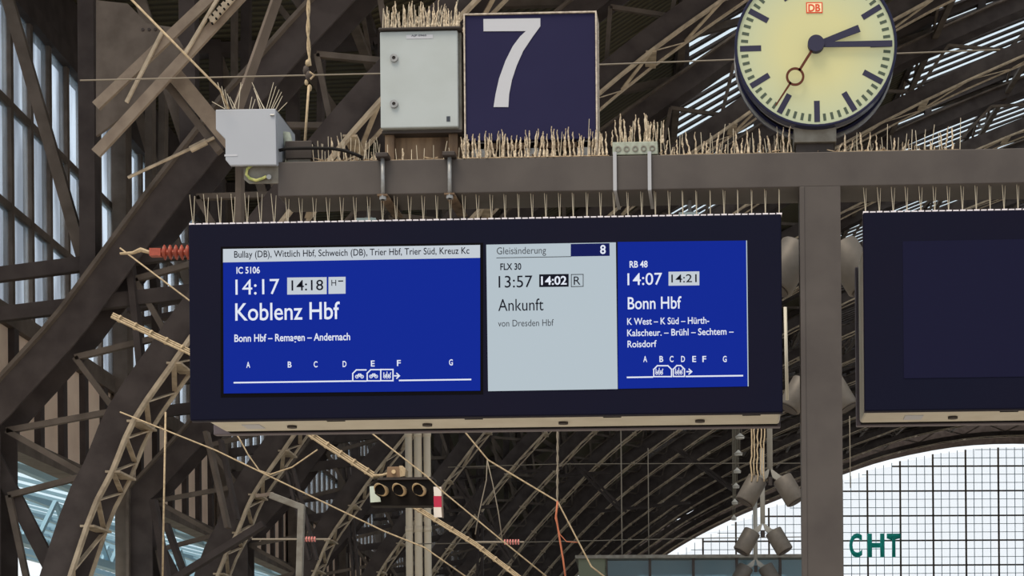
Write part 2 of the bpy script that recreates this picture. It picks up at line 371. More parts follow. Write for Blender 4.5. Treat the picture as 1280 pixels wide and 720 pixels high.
# roof skin with glazed strips
GL = {(4, 5), (6, 7), (8, 9)}                    # SKIN segments that are glazed
t = hall_thing('ceiling', None, None, 0, 0); t['kind'] = 'structure'
D0, D1 = 15.0, 154.0
mb = MB(); n = len(SK)
def glazed(i): return (min(i, n - 2 - i)) in (4, 6, 7, 8)
for i in range(n - 1):
    (a, b_), (c, d_) = SK[i], SK[i+1]
    if glazed(i): continue
    mb.add([(a, D0, b_), (c, D0, d_), (c, D1, d_), (a, D1, b_), (a, D0, b_+.08), (c, D0, d_+.08), (c, D1, d_+.08), (a, D1, b_+.08)], [(0,3,2,1),(4,5,6,7),(0,1,5,4),(2,3,7,6),(1,2,6,5),(3,0,4,7)])
mb.part('roof_sheet', 'roof sheet', t, world=False)
cnt = 0
for i in range(n - 1):
    if not glazed(i): continue
    (a, b_), (c, d_) = SK[i], SK[i+1]
    MB().add([(a, D0, b_), (c, D0, d_), (c, D1, d_), (a, D1, b_), (a, D0, b_+.02), (c, D0, d_+.02), (c, D1, d_+.02), (a, D1, b_+.02)], [(0,3,2,1),(4,5,6,7),(0,1,5,4),(2,3,7,6),(1,2,6,5),(3,0,4,7)]).part('glass_strip', 'roof glass', t, world=False)
    me = MB().bar((a, 0, b_ - 0.06), (c, 0, d_ - 0.06), 0.2, 0.06).mesh('glazing_bar'); far = MB(); me.materials.append(MT['iron dark'])
    y = D0 + 0.3
    while y < D1:
        if y < 75 and 30 < y and i < 9 and cnt < 290:
            o = bpy.data.objects.new('glazing_bar', me); COL.objects.link(o); o.parent = t; o.location = (0, y, 0); cnt += 1
        else: far.bar((a, y, b_ - 0.06), (c, y, d_ - 0.06), 0.24 if y < 80 else 0.4, 0.1)
        y += 0.62
    far.part('glazing_bar', 'iron dark', t, world=False, kind='stuff')
# purlins
for k, (x, z) in enumerate([(q_[0], q_[1] - 0.3) for q_ in SK[1:-1]]):
    t = hall_thing('roof_purlin', '%s of the dark lengthwise roof purlins, counted from the left side wall' % ['first','second','third','fourth','fifth','sixth','seventh','eighth','ninth','tenth','eleventh','twelfth','thirteenth','fourteenth','fifteenth','sixteenth','seventeenth','eighteenth','nineteenth','twentieth','twenty-first','twenty-second'][k], 'purlin', x, D0, z - 0.5, 'lengthwise purlins')
    MB().box(-0.08, 0.08, 0, D1 - D0, 0.7, 0.85).part('top_flange', 'iron dark', t, world=False); MB().box(-0.08, 0.08, 0, D1 - D0, -0.05, 0.05).part('bottom_flange', 'iron mid', t, world=False)
    mb = MB(); y = 0; s = 0
    while y < D1 - D0 - 1.4:
        mb.bar((0, y, 0.7 if s else 0), (0, y + 1.41, 0 if s else 0.7), 0.07, 0.07, up=(1, 0, 0)); y += 1.41; s = 1 - s
    mb.part('lattice', 'iron mid', t, world=False, kind='stuff')
# left side wall: high window band, cream panels, sill beam
t = hall_thing('wall_left', None, None, -9.4, 0); t['kind'] = 'structure'
WZ = [8.0, 9.6, 11.2, 12.8]
MB().box(-0.15, 0.15, 15, 154, 7.7, 8.0).part('sill_beam', 'iron mid', t, world=False)
MB().box(-0.15, 0.2, 15, 154, 5.8, 6.05).part('eaves_beam', 'iron mid', t, world=False)
MB().box(-0.15, 0.15, 15, 154, 12.8, 13.1).part('head_beam', 'iron dark', t, world=False); MB().box(-0.03, 0.03, 15, 154, 13.1, 14.2).part('head_panel', 'iron dark', t, world=False)
pan = MB().box(-0.04, 0.04, 0, 1.1, 0, 1.65).mesh('wall_panel'); slat = MB().box(-0.1, 0.14, -0.1, 0.1, 0, 1.65).mesh('panel_batten')
pan.materials.append(MT['panel cream']); slat.materials.append(MT['iron dark'])
for k in range(120):
    o = bpy.data.objects.new('wall_panel', pan); COL.objects.link(o); o.parent = t; o.location = (0, 15.2 + 1.15 * k, 6.05)
    o = bpy.data.objects.new('panel_batten', slat); COL.objects.link(o); o.parent = t; o.location = (0, 15.2 + 1.15 * k, 6.05)
w = hall_thing('window_1', None, None, -9.4, 0); w['kind'] = 'structure'
pm = MB().box(-0.01, 0.01, 0.03, 0.87, 0.04, 1.56).mesh('pane'); pm.materials.append(MT['window glass'])
mm = MB().box(-0.07, 0.07, -0.06, 0.06, 8.0, 12.8).mesh('mullion'); mm.materials.append(MT['iron mid'])
y = 16.0; k = 0
far = MB(); farm = MB()
while y < 153:
    if 33 < y < 72:
        for z in WZ[:3]:
            o = bpy.data.objects.new('pane', pm); COL.objects.link(o); o.parent = w; o.location = (0, y, z)
        o = bpy.data.objects.new('mullion', mm); COL.objects.link(o); o.parent = w; o.location = (0, y, 0)
    else:
        far.box(-0.01, 0.01, y + 0.03, y + 0.87, 8.04, 12.8); farm.box(-0.07, 0.07, y - 0.06, y + 0.06, 8.0, 12.8)
    y += 0.9
far.part('pane', 'window glass', w, world=False, kind='stuff'); farm.part('mullion', 'iron mid', w, world=False, kind='stuff')
for z in WZ[1:3]: MB().box(-0.06, 0.06, 16, 153, z - 0.06, z + 0.06).part('transom', 'iron mid', w, world=False)
# glazed aisle roof beyond the left wall
w = hall_thing('window_2', None, None, 0, 0); w['kind'] = 'structure'
def can(x, off=0): return 6.2 + (-9.6 - x) * 0.26 + off
MB().add([(-9.6, 15, can(-9.6)), (-9.6, 150, can(-9.6)), (-44, 150, can(-44)), (-44, 15, can(-44))], [(0, 1, 2, 3)]).part('glass_roof', 'canopy glass', w, world=False)
for k in range(8):
    x = -11.4 - 4.0 * k; MB().box(x - 0.08, x + 0.08, 15, 150, can(x) - 0.22, can(x) - 0.04).part('roof_beam', 'skylight steel', w, world=False)
for k in range(44):
    y = 17 + 3.0 * k; MB().bar((-9.6, y, can(-9.6, -0.1)), (-44, y, can(-44, -0.1)), 0.12, 0.08).part('glazing_bar', 'skylight steel', w, world=False)
for k in range(3):
    x = -14 - 7.6 * k; mb = MB().box(x - 0.15, x + 0.15, 15, 150, can(x) - 1.5, can(x) - 1.3); y = 16; s = 0
    while y < 110: mb.bar((x, y, can(x) - (1.4 if s else 0.2)), (x, y + 1.5, can(x) - (0.2 if s else 1.4)), 0.1, 0.1, up=(1, 0, 0)); y += 1.5; s = 1 - s
    mb.part('aisle_truss', 'skylight steel', w, world=False)
# far gable
w = hall_thing('window_3', None, None, 0, 155); w['kind'] = 'structure'
GP = offs(DF, -0.3)
def gz(x):
    best = 0
    for (a, b_), (c, d_) in zip(GP, GP[1:]):
        if a <= x <= c and c > a: best = b_ + (d_ - b_) * (x - a) / (c - a)
    return best
x = -7.5; cols = 0
while x < 79:
    zt = gz(x + (1.5 if x < 23.4 else 1.5)); z = 0.5
    while z < zt:
        z1 = min(z + 2.25, zt); za, zb = min(z1, gz(x + .01)), min(z1, gz(x + 2.99))
        MB().prism([(x + 0.05, z), (x + 2.95, z), (x + 2.95, max(zb, z + .05)), (x + 0.05, max(za, z + .05))], 0, 0.03).part('pane', 'gable glass', w, world=False); z += 2.25
    x += 3.0
x = -7.5; i = 0
while x < 79:
    zt = gz(x); th = 0.16 if i % 4 == 0 else 0.05
    if zt > 1: MB().box(x - th/2, x + th/2, -0.12, -0.02, 0.5, zt).part('glazing_bar', 'iron mid' if th > .1 else 'skylight steel', w, world=False)
    x += 0.75; i += 1
z = 1.25; i = 0
while z < 27:
    xs = [q[0] for q in GP if q[1] > z]
    if xs:
        th = 0.14 if i % 3 == 1 else 0.05; MB().box(min(xs), max(xs), -0.10, -0.02, z - th/2, z + th/2).part('transom', 'iron mid' if th > .1 else 'skylight steel', w, world=False)
    z += 0.75; i += 1
wg = hall_thing('wall_far', None, None, 0, 155.3); wg['kind'] = 'structure'      # solid spandrel between arch and skin
mb = MB(); so_ = offs(DF, 0.1)
for (a, b_), (c, d_) in zip(so_, so_[1:]):
    if c > a and a >= -9.9 and c <= 81.9: mb.prism([(a, b_), (c, d_), (c, skin_z(c) - .05), (a, skin_z(a) - .05)], 0, 0.2)
mb.part('spandrel_wall', 'iron dark', wg, world=False)
t = hall_thing('gable_lettering', 'teal roman capitals CHT in front of the far gable glazing', 'letters', 0, 154.0, 15)
for ch, xl, xr in (('C', 1062, 1078), ('H', 1085, 1106), ('T', 1109, 1126)):
    me = text_mesh(ch, 0.03); x0 = min(v.co.x for v in me.vertices); x1 = max(v.co.x for v in me.vertices); sc = 154 / F_PX; inv = XF[t.name].inverted()
    a = DH(xl, 695, 154.0)
    for v in me.vertices: v.co = inv @ (a + HR * ((v.co.x - x0) / (x1 - x0) * (xr - xl) * sc) + UP * (v.co.y / CAPH * 27 * sc))
    me.materials.clear(); me.materials.append(MT['teal letter']); o = bpy.data.objects.new('letter', me); COL.objects.link(o); o.parent = t
    sm = o.modifiers.new('solid', 'SOLIDIFY'); sm.thickness = 0.2
# diagonal laced brace in the upper left corner, and plates
def dlin(px, py, d): return D(px, py, d)
t = thing('wind_brace', 'pale laced diagonal brace with riveted gusset in the upper left corner', 'brace', D(215, 90, 19.5), 0)
d = 19.5; s = PXM(d)
A1, B1, A2, B2 = dlin(120, 133, d), dlin(285, -23, d), dlin(120, 192, d), dlin(325, -30, d)
for a, c, wd in ((A1, B1, 12), (A2, B2, 13)): MB().bar(a, c, wd * s, 0.05, up=(0, 1, 0)).part('flange', 'brace lit tone', t)
for a, c in (((158, 128), (203, 40)), ((231, 68), (276, -8))):
    MB().bar(dlin(*a, d - .06), dlin(*c, d - .06), 4 * s, 0.03, up=(0, 1, 0)).part('lacing_bar', 'iron lit tone', t)
MB().bar(dlin(263, 27, d - .1), dlin(300, -14, d - .1), 9 * s, 0.03, up=(0, 1, 0)).part('splice_plate', 'iron lit tone', t)
mb = MB()
for k in range(8):
    for j in (-1, 1):
        p = dlin(263 + 5 * k + j * 2.4, 27 - 6 * k + j * 2.4, d - .13); mb.box(p.x - .008, p.x + .008, p.y - .02, p.y + .02, p.z - .008, p.z + .008)
mb.part('rivet', 'rubber black', t, kind='stuff')
t = thing('gusset_plate', 'dark riveted gusset plate behind the pale brace at far left', 'plate', D(175, 90, 20.5), 0)
mb = MB(); q = [D(x, y, 20.5) for x, y in ((120, 0), (160, 5), (185, 30), (215, 35), (230, 60), (190, 120), (120, 170))]
mb.prism([(p.x, p.z) for p in q], q[0].y, q[0].y + 0.05).part('plate', 'iron mid', t)
for k in range(4):
    p = dlin(176 + 8 * k, 34, 20.4); MB().disc((p.x, p.z), 0, 0.018, q[0].y - .02, q[0].y, 8).part('rivet', 'iron dark', t)
t = thing('cross_brace', 'broad pale flat brace running down to the right behind the grey housing', 'brace', D(240, 140, 21), 0)
MB().bar(D(195, 65, 21), D(290, 180, 21), 20 * PXM(21), 0.06, up=(0, 1, 0)).part('flange', 'brace lit tone', t)
MB().bar(D(178, 65, 21.1), D(275, 190, 21.1), 9 * PXM(21), 0.12, up=(0, 1, 0)).part('web', 'iron mid', t)
t = thing('tie_rod', 'slim tie rod with turnbuckle slanting up to the grey housing', 'rod', D(210, 190, 21), 0)
MB().tube([D(160, 222, 21), D(268, 172, 21)], 2.0 * PXM(21), 6).part('rod', 'iron lit tone', t)
MB().tube([D(238, 187, 20.9), D(258, 177, 20.9)], 4.2 * PXM(21), 6).part('turnbuckle', 'iron lit tone', t)
def strut(a, c, d, w, lab, m_='iron mid', name='lattice_post', lace=0):
    t = thing(name, lab, 'strut', D(*((a[0] + c[0]) / 2, max(a[1], c[1])), d), 0); s = PXM(d)
    if not lace: MB().bar(D(*a, d), D(*c, d), w * s, 0.18, up=(0, 1, 0)).part('flange', m_, t)
    else:
        for j in (-1, 1): MB().bar(D(a[0] + j * w / 2, a[1], d), D(c[0] + j * w / 2, c[1], d), 3 * s, 0.12, up=(0, 1, 0)).part('flange', m_, t)
        mb = MB(); n_ = lace
        for k in range(n_):
            u, v = k / n_, (k + 1) / n_; j = 1 if k % 2 else -1
            mb.bar(D(a[0] + (c[0]-a[0])*u + j*w/2, a[1] + (c[1]-a[1])*u, d), D(a[0] + (c[0]-a[0])*v - j*w/2, a[1] + (c[1]-a[1])*v, d), 1.6 * s, 0.04, up=(0, 1, 0))
        mb.part('lacing', m_, t)
    return t
strut((188, 95), (188, 310), 26, 9, 'vertical dark post left of the grey housing')
strut((205, 95), (203, 240), 26.4, 8, 'second vertical dark post behind the pale brace')
strut((293, -10), (293, 150), 27, 5, 'thin upright under the corrugated roof above the grey housing')
strut((308, -10), (307, 150), 27.3, 10, 'broad dark upright under the corrugated roof above the grey housing', 'iron dark')
strut((404, -10), (400, 180), 27.6, 7, 'dark upright behind the hanging rope', 'iron dark')
strut((350, 10), (390, 60), 25.2, 7, 'short slanting brace left of the hanging rope', 'iron mid')
strut((349, -10), (296, 140), 14, 3, 'straight slanting rod rising from behind the grey housing', 'iron mid', 'slanting_rod')
strut((300, 205), (300, 290), 22, 7, 'dark upright directly under the grey housing')
strut((258, 540), (285, 660), 26, 5, 'twin flanged strut under the left end of the display', 'iron mid', lace=0)
strut((276, 550), (297, 650), 26.8, 4, 'slimmer strut right of the twin flanged strut', 'iron dark')
strut((362, 585), (392, 700), 28, 9, 'laced strut behind the grey angle bracket', 'iron dark', lace=8)
strut((192, 625), (215, 760), 25.5, 7, 'slanting strut in front of the pale blue skylight', 'iron dark')
strut((208, 655), (240, 745), 26.5, 6, 'second slanting strut in front of the pale blue skylight', 'iron dark')
strut((200, 735), (330, 655), 26.2, 8, 'strut rising to the right across the pale blue skylight', 'iron dark')
strut((160, 300), (178, 470), 24, 8, 'leaning post in front of the left window band', 'iron dark')
strut((192, 320), (200, 480), 25, 9, 'leaning post just left of the display edge', 'iron dark')
strut((160, 388), (236, 372), 27.5, 6, 'cross strut below the red insulator', 'iron dark')
strut((160, 405), (236, 390), 27.8, 6, 'lower cross strut below the red insulator', 'iron dark')
for k, (x0, y0, x1, y1, dd) in enumerate([(540, 560, 640, 700, 49), (430, 560, 445, 720, 44), (600, 560, 600, 720, 60), (560, 600, 700, 585, 58), (700, 560, 780, 640, 66), (640, 600, 760, 590, 70), (740, 640, 860, 628, 84), (845, 560, 935, 625, 90), (470, 650, 620, 632, 50)]):
    strut((x0, y0), (x1, y1), dd, 6, ['slanting strut beyond the red and white plate', 'thin upright left of the lamp signal', 'upright strut in the arches under the display', 'level strut right of the red and white plate', 'slanting strut above the orange cable', 'level strut right of the orange cable', 'level strut above the kiosk roof', 'slanting strut left of the hanging loudspeakers', 'level strut under the lamp signal'][k], 'iron dark', 'cross_strut', lace=6)
# three pale pipes
for k, (x0, x1) in enumerate(((507, 517), (518, 529), (530, 540))):
    t = thing('rain_pipe', ['left', 'middle', 'right'][k] + ' of three tall pale pipes behind the lamp signal', 'pipe', D((x0 + x1) / 2, 900, 36), 0, 'tall pale pipes')
    a = D((x0 + x1) / 2, 700, 36); r = (x1 - x0) / 2 * PXM(36) * 0.9
    MB().tube([(a.x, a.y, 0), (a.x, a.y, 10.5)], r, 16).part('pipe', 'pipe white', t, smooth=True)
    for z in (3.5, 5.6, 7.6): MB().tube([(a.x, a.y, z), (a.x, a.y, z + 0.12)], r * 1.12, 16).part('pipe_collar', 'pipe white', t, smooth=True)

# ------------------------------------------------------------------ sign gantry
B0 = P(347, 200.5); BB = P(347, 244.5); BR0 = P(1118, 190); BZ1 = (B0.z + BR0.z) / 2; BZ0 = (BB.z + P(1118, 232.5).z) / 2; BD = 0.24
t = thing('sign_gantry', 'dark grey steel T-shaped gantry carrying the clock, sign and displays', 'gantry', (P(1025, 500).x, 0.1, 0))
g = MB().box(B0.x, 6.0, 0, BD, BZ0, BZ1).part('crossbeam', 'beam paint', t, bevel=0.004)
pl, pr = (P(998, 245).x + P(1007, 720).x) / 2, (P(1047, 245).x + P(1058, 720).x) / 2
MB().box(pl, pr, 0.0, BD - 0.01, 0.0, BZ0 + 0.001).part('post', 'beam paint', t)
MB().box(pl - 0.004, pl + 0.018, -0.004, 0.012, 0.0, BZ0).part('seam_strip', 'beam paint', t, bevel=0.003)
MB().box(pl - .15, pr + .15, -.12, BD + .12, 0, 0.03).part('base_plate', 'beam paint', t)
BT = BZ1
# displays
def board(x0, x1, label, screens):
    zt = (P(236, 280).z + P(976.5, 267.5).z) / 2; zb = (P(236.7, 524.6).z + P(978, 516.5).z) / 2
    t = thing('platform_display', label, 'display', ((x0 + x1) / 2, 0.21, zb))
    MB().box(x0, x1, 0.0, 0.035, zb, zt).part('front_bezel', 'bezel navy', t, bevel=0.006)
    MB().box(x0 - 0.001, x1 + 0.001, 0.035, 0.045, zb - 0.001, zt + 0.001).part('bezel_edge', 'bezel edge', t)
    xi = x0 + (0.06 if screens else 0.0)
    MB().box(xi, x1 - 0.006, 0.045, 0.325, zb + 0.004, zt - 0.14).part('housing', 'silver housing', t, bevel=0.012)
    MB().box(xi + 0.01, x1 - 0.014, 0.325, 0.375, zb + 0.006, zt - 0.15).part('shadow_gap', 'black gap', t)
    MB().box(x0 - .01, x1, 0.375, 0.42, zb, zt - 0.14).part('rear_bezel', 'lip violet', t, bevel=0.004)
    n_ = 4
    for k in range(n_):
        x = x0 + (x1 - x0) * (0.155 + 0.235 * k); mb = MB().tube([(x, 0.19, zb + 0.006), (x, 0.19, zb - 0.006)], 0.022, 14)
        mb.part('housing_lock', 'dark steel', t, label='round dark lock under the housing')
        MB().box(x + 0.19, x + 0.27, 0.05, 0.07, zb - 0.001, zb + 0.005).part('drain_slot', 'black gap', t)
    MB().box(x0 + 0.19, x0 + 0.27, 0.14, 0.24, zb + 0.001, zb + 0.005).part('sticker', 'sign white', t, label='small white sticker')
    return t, zb, zt
bx0 = (P(236, 280).x + P(236.7, 524.6).x) / 2; bx1 = (P(976.5, 267.5).x + P(978.5, 516).x) / 2
main, zb, zt = board(bx0, bx1, 'large navy departure display with three lit screen sections, left of the post', True)
Y0, Y1, Y2 = -0.002, -0.003, -0.0055
def quad(pts, ya, yb): return MB().prism([xz(*p) for p in pts], ya, yb)
bz = quad([(276, 308.5), (604, 303.5), (604, 493), (276, 497)], -0.0005, 0.001).part('screen_recess', 'black gap', main)
sL = quad([(279, 311.9), (600.2, 306.6), (600.4, 488.4), (279.8, 491.9)], Y0, 0).part('screen', 'screen blue', main, label='blue lit screen with the Koblenz train')
sM = quad([(607.9, 306), (769.8, 303.1), (772.1, 486.3), (610.2, 489)], Y0, 0).part('screen', 'screen white', main, label='pale lit screen with the arriving train')
sR = quad([(772.1, 302.6), (932.6, 300.8), (934.6, 483.0), (772.7, 486)], Y0, 0).part('screen', 'screen blue', main, label='blue lit screen with the Bonn train')
quad([(932.6, 300.8), (933.8, 300.8), (935.8, 483), (934.6, 483)], Y0, 0).part('screen_edge', 'screen white', main)
quad([(279, 311.5), (600.2, 306.4), (600.2, 322.4), (279, 328.2)], Y1, Y0).part('header_bar', 'screen bar', sL)
T = lambda *a, **k: text(*a, **k)
TY = -0.0062
T('Bullay (DB), Wittlich Hbf, Schweich (DB), Trier Hbf, Trier Süd, Kreuz Kc', 292.7, 586.7, 322.1, 8.2, 'text black', sL, TY, 0.006, dy=-4.0)
T('IC 5106', 295.6, 324.8, 341.9, 7.9, 'text white', sL, TY, 0.02)
T('14:17', 294.4, 349.3, 368.4, 19.0, 'text white', sL, TY, 0.0)
quad([(359.2, 347.2), (408.5, 346.6), (408.5, 367.8), (359.2, 368.4)], Y1, Y0).part('time_box', 'screen bar', sL)
quad([(410.8, 346.5), (432.1, 346.2), (432.1, 367.2), (410.8, 367.6)], Y1, Y0).part('time_box', 'screen bar', sL)
T('14:18', 364.4, 404.1, 363.2, 12.8, 'text black', sL, TY, 0.005)
T('H', 414.3, 420.2, 357.3, 7.5, 'text black', sL, TY, 0.0)
line(MB(), [(423.5, 351.4), (428.3, 351.3)], 1.4, TY).part('lettering', 'text black', sL)
T('Koblenz Hbf', 294.1, 424.8, 400.6, 21.3, 'text white', sL, TY, 0.008, dy=-1.0)
T('Bonn Hbf – Remagen – Andernach', 293, 437.7, 427.3, 9.0, 'text white', sL, TY, 0.015, dy=-2)
for ch, x, y in (('A', 310.3, 459.6), ('B', 362.1, 459.3), ('C', 394.5, 459), ('D', 430.7, 458.6), ('E', 466, 458), ('F', 498.6, 457.4), ('G', 563.7, 456.6)):
    T(ch, x - 2.4, x + 2.4, y, 7.2, 'text white', sL, TY, 0.02)
for q in ([(293, 478.4), (439, 476.4)], [(499.6, 475.6), (588.2, 474.4)]): line(MB(), q, 1.8, TY).part('track_line', 'text white', sL)
def wagon(par, x0, x1, yt, yb, lc, rc_, open_r=False):
    c = 4.5; pts = [(x1, yt)] + ([(x0 + c, yt), (x0, yt + c)] if lc else [(x0, yt)]) + [(x0, yb), (x1, yb)]
    if rc_: pts = [(x1 - c, yt)] + pts[1:] + [(x1, yt + c), (x1 - c, yt)]
    elif not open_r: pts = pts + [(x1, yt)]
    line(MB(), pts, 1.5, TY).part('wagon_outline', 'text white', par)
def bike(par, cx, cy, s=1.0):
    mb = MB()
    for dx in (-3.2, 3.2):
        c = xz(cx + dx * s, cy + 1.2 * s, TY); mb.disc(c, 1.4 * s * K, 2.3 * s * K, TY - .0012, TY, 12)
    line(mb, [(cx - 3.2 * s, cy + 1.2 * s), (cx - 1.2 * s, cy - 2 * s), (cx + 1.6 * s, cy - 2 * s), (cx + 3.2 * s, cy + 1.2 * s)], 0.9, TY); line(mb, [(cx - 1.2 * s, cy - 2 * s), (cx, cy + 1 * s), (cx + 1.6 * s, cy - 2 * s)], 0.9, TY)
    mb.part('bicycle_symbol', 'text white', par)
def seatsym(par, cx, cy):
    mb = MB(); line(mb, [(cx, cy - 4), (cx, cy + 4)], 0.9, TY)
    line(mb, [(cx - 4, cy - 3), (cx - 4, cy + 1), (cx - 1.5, cy + 1.5), (cx - 1.5, cy - 1)], 1.0, TY); line(mb, [(cx + 4.5, cy - 3), (cx + 3.5, cy + 1), (cx + 1.5, cy + 1.5), (cx + 2, cy - 1)], 1.0, TY)
    for dx in (-3, 3): mb.disc(xz(cx + dx, cy + 2.2, TY), 0.9 * K, 1.8 * K, TY - .0012, TY, 10)
    mb.part('seat_symbol', 'text white', par)
wagon(sL, 441, 457.5, 462.4, 476.4, True, False, True); wagon(sL, 459, 475, 462.1, 476.1, True, False, True); wagon(sL, 476, 491.3, 461.9, 475.9, False, False)
bike(sL, 449.4, 469.6); bike(sL, 467, 469.4); seatsym(sL, 483.8, 469)
def arrow(par, x, y): line(line(MB(), [(x, y), (x + 5.6, y)], 1.5, TY), [(x + 2.8, y - 3), (x + 6, y), (x + 2.8, y + 3)], 1.5, TY).part('arrow_symbol', 'text white', par)
arrow(sL, 493.3, 469.8)
# middle screen
T('Gleisänderung', 621, 682.6, 317.9, 8.6, 'text grey', sM, TY, 0.0, dy=-1)
quad([(713.5, 305.2), (761.9, 304.2), (762.2, 320.0), (713.5, 320.8)], Y1, Y0).part('header_box', 'screen navy', sM, label='dark blue box with the changed track number')
T('8', 750.2, 757.2, 317.2, 10.6, 'text white', sM, TY, 0.02)
line(MB(), [(621, 322.4), (713.5, 320.8)], 0.8, TY).part('rule_line', 'text grey', sM)
T('FLX 30', 625.4, 651.6, 337.4, 7.9, 'text black', sM, TY, 0.02)
T('13:57', 623.3, 665.6, 359.6, 14.6, 'text black', sM, TY, 0.0)
quad([(674.1, 343.2), (710.9, 342.6), (710.9, 358.5), (674.1, 359)], Y1, Y0).part('time_box', 'text black', sM)
T('14:02', 676.4, 708.4, 356, 10.2, 'text white', sM, TY, 0.02)
line(MB(), [(714.2, 343.2), (729, 343), (729, 358), (714.2, 358.4)], 0.9, TY, closed=True).part('time_box', 'text grey', sM, label='outlined box with the letter R')
T('R', 717.2, 725.6, 356, 10.4, 'text black', sM, TY, 0.0)
T('Ankunft', 622.8, 679.4, 388.8, 14.8, 'text black', sM, TY, 0.0)
T('von Dresden Hbf', 622.5, 692.2, 408.3, 8.2, 'text grey', sM, TY, 0.0)
# right screen
T('RB 48', 787, 809.5, 334.4, 7.9, 'text white', sR, TY, 0.02)
T('14:07', 784.4, 827.8, 356.4, 14.6, 'text white', sR, TY, 0.004)
quad([(835.7, 339.9), (874.2, 339.4), (874.2, 356.8), (835.7, 357.3)], Y1, Y0).part('time_box', 'screen bar', sR)
T('14:21', 839.2, 870.9, 353.1, 9.8, 'text black', sR, TY, 0.005)
T('Bonn Hbf', 784.7, 851.8, 386.5, 14.8, 'text white', sR, TY, 0.01)
T('K West – K Süd – Hürth-', 784, 886.5, 406, 8.2, 'text white', sR, TY, 0.012, dy=-1)
T('Kalscheur. – Brühl – Sechtem –', 784, 917, 420.2, 8.2, 'text white', sR, TY, 0.012, dy=-1.2)
T('Roisdorf', 784.4, 820.8, 434.2, 8.2, 'text white', sR, TY, 0.012)
for ch, x in (('A', 806.5), ('B', 826.7), ('C', 839.5), ('D', 853.8), ('E', 867.8), ('F', 880.4), ('G', 906)): T(ch, x - 2.4, x + 2.4, 452.4, 7.2, 'text white', sR, TY, 0.02)
for q in ([(784.4, 471.8), (815.5, 471.3)], [(858, 470.6), (928, 469.6)]): line(MB(), q, 1.8, TY).part('track_line', 'text white', sR)
wagon(sR, 817.2, 839.4, 457.2, 470.8, True, True); wagon(sR, 841.6, 855.6, 457, 470.6, True, True); seatsym(sR, 824, 464.4); seatsym(sR, 848.5, 464.2); arrow(sR, 858.6, 464.6)
# second display
b2x = (P(1078, 265).x + P(1082.5, 517).x) / 2
sec, _, _ = board(b2x, b2x + (bx1 - bx0), 'second navy display right of the post, cut off by the picture edge', False)
MB().box(b2x + .17, b2x + (bx1 - bx0) - .17, -0.002, 0, zb + .14, zt - .13).part('screen', 'screen off', sec)
# fixings above the displays
def strap(px, yt, yb, label, Ys=-0.01):
    a, c = P(px, yt, Ys), P(px, yb, Ys); t = thing('beam_strap', label, 'strap', (a.x, 0, c.z), group='beam straps')
    MB().bar((a.x, Ys, BT + 0.01), (a.x, Ys, BZ0 - 0.005), 0.006 * 2.6, 0.006, up=(0, 1, 0)).part('front_strap', 'strap white', t)
    MB().bar((a.x, Ys, BZ0 - 0.005), (a.x, BD + .01, BZ0 - 0.008), 0.015, 0.005).part('under_strap', 'strap white', t)
    MB().bar((a.x, Ys, BT + 0.01), (a.x, BD + .01, BT + .01), 0.015, 0.005).part('top_strap', 'strap white', t)
strap(768.5, 200, 240, 'left of two pale straps around the beam below the small junction box'); strap(811.8, 200, 240, 'right of two pale straps around the beam below the small junction box')
for px, lab in ((478.5, 'left beam clamp with threaded rod under the grey cabinet'), (562, 'right beam clamp with threaded rod at the left edge of the number sign')):
    a = P(px, 220, -0.02); t = thing('beam_clamp', lab, 'clamp', (a.x, 0, BZ0), group='beam clamps')
    MB().tube([(a.x, -0.02, BZ0 - 0.03), (a.x, -0.02, BT + 0.01)], 0.009, 10).part('threaded_rod', 'galvanised', t, smooth=True)
    MB().box(a.x - 0.028, a.x + 0.028, -0.045, 0.02, BT, BT + 0.02).part('clamp_head', 'dark steel', t, bevel=0.004)
    MB().tube([(a.x, -0.02, BZ0 - 0.03), (a.x, -0.02, BZ0 - 0.012)], 0.016, 6).part('nut', 'galvanised', t)
    MB().bar((a.x, -0.035, BZ0 - 0.012), (a.x + 0.01, BD + 0.03, BZ0 - 0.02), 0.045, 0.008).part('clamp_plate', 'rust brown', t, label='rusty plate under the beam')
MB().box(bx0 + .1, bx1 - .05, .045, .36, zt - .14, zt - .13).part('top_cover', 'silver housing', main); MB().box(bx0 + .3, bx1 - .3, .1, .24, zt - .13, zt - .001).part('hanging_rail', 'dark steel', main)
for px, w_, lab in ((458, 32, 'clear angled bracket on the display top, left'), (862, 30, 'clear angled bracket on the display top, right')):
    a = P(px, 270, 0.12); t = thing('hanger_bracket', lab, 'bracket', (a.x, 0.12, zt), group='display hanger brackets'); h = w_ * K / 2
    MB().prism([(a.x - h, zt), (a.x + h, zt), (a.x + h * .75, zt + .05), (a.x - h * .9, zt + .05)], 0.12, 0.128).part('bracket_plate', 'clear bracket', t)
    MB().box(a.x - h, a.x + h, 0.12, 0.22, zt, zt + 0.006).part('bracket_foot', 'clear bracket', t)
    MB().tube([(a.x, 0.17, zt), (a.x, 0.17, BZ0)], 0.008, 8).part('hanger_rod', 'galvanised', t); MB().tube([(a.x, 0.17, zt + .05), (a.x, 0.17, zt + .065)], 0.02, 6).part('nut', 'galvanised', t)

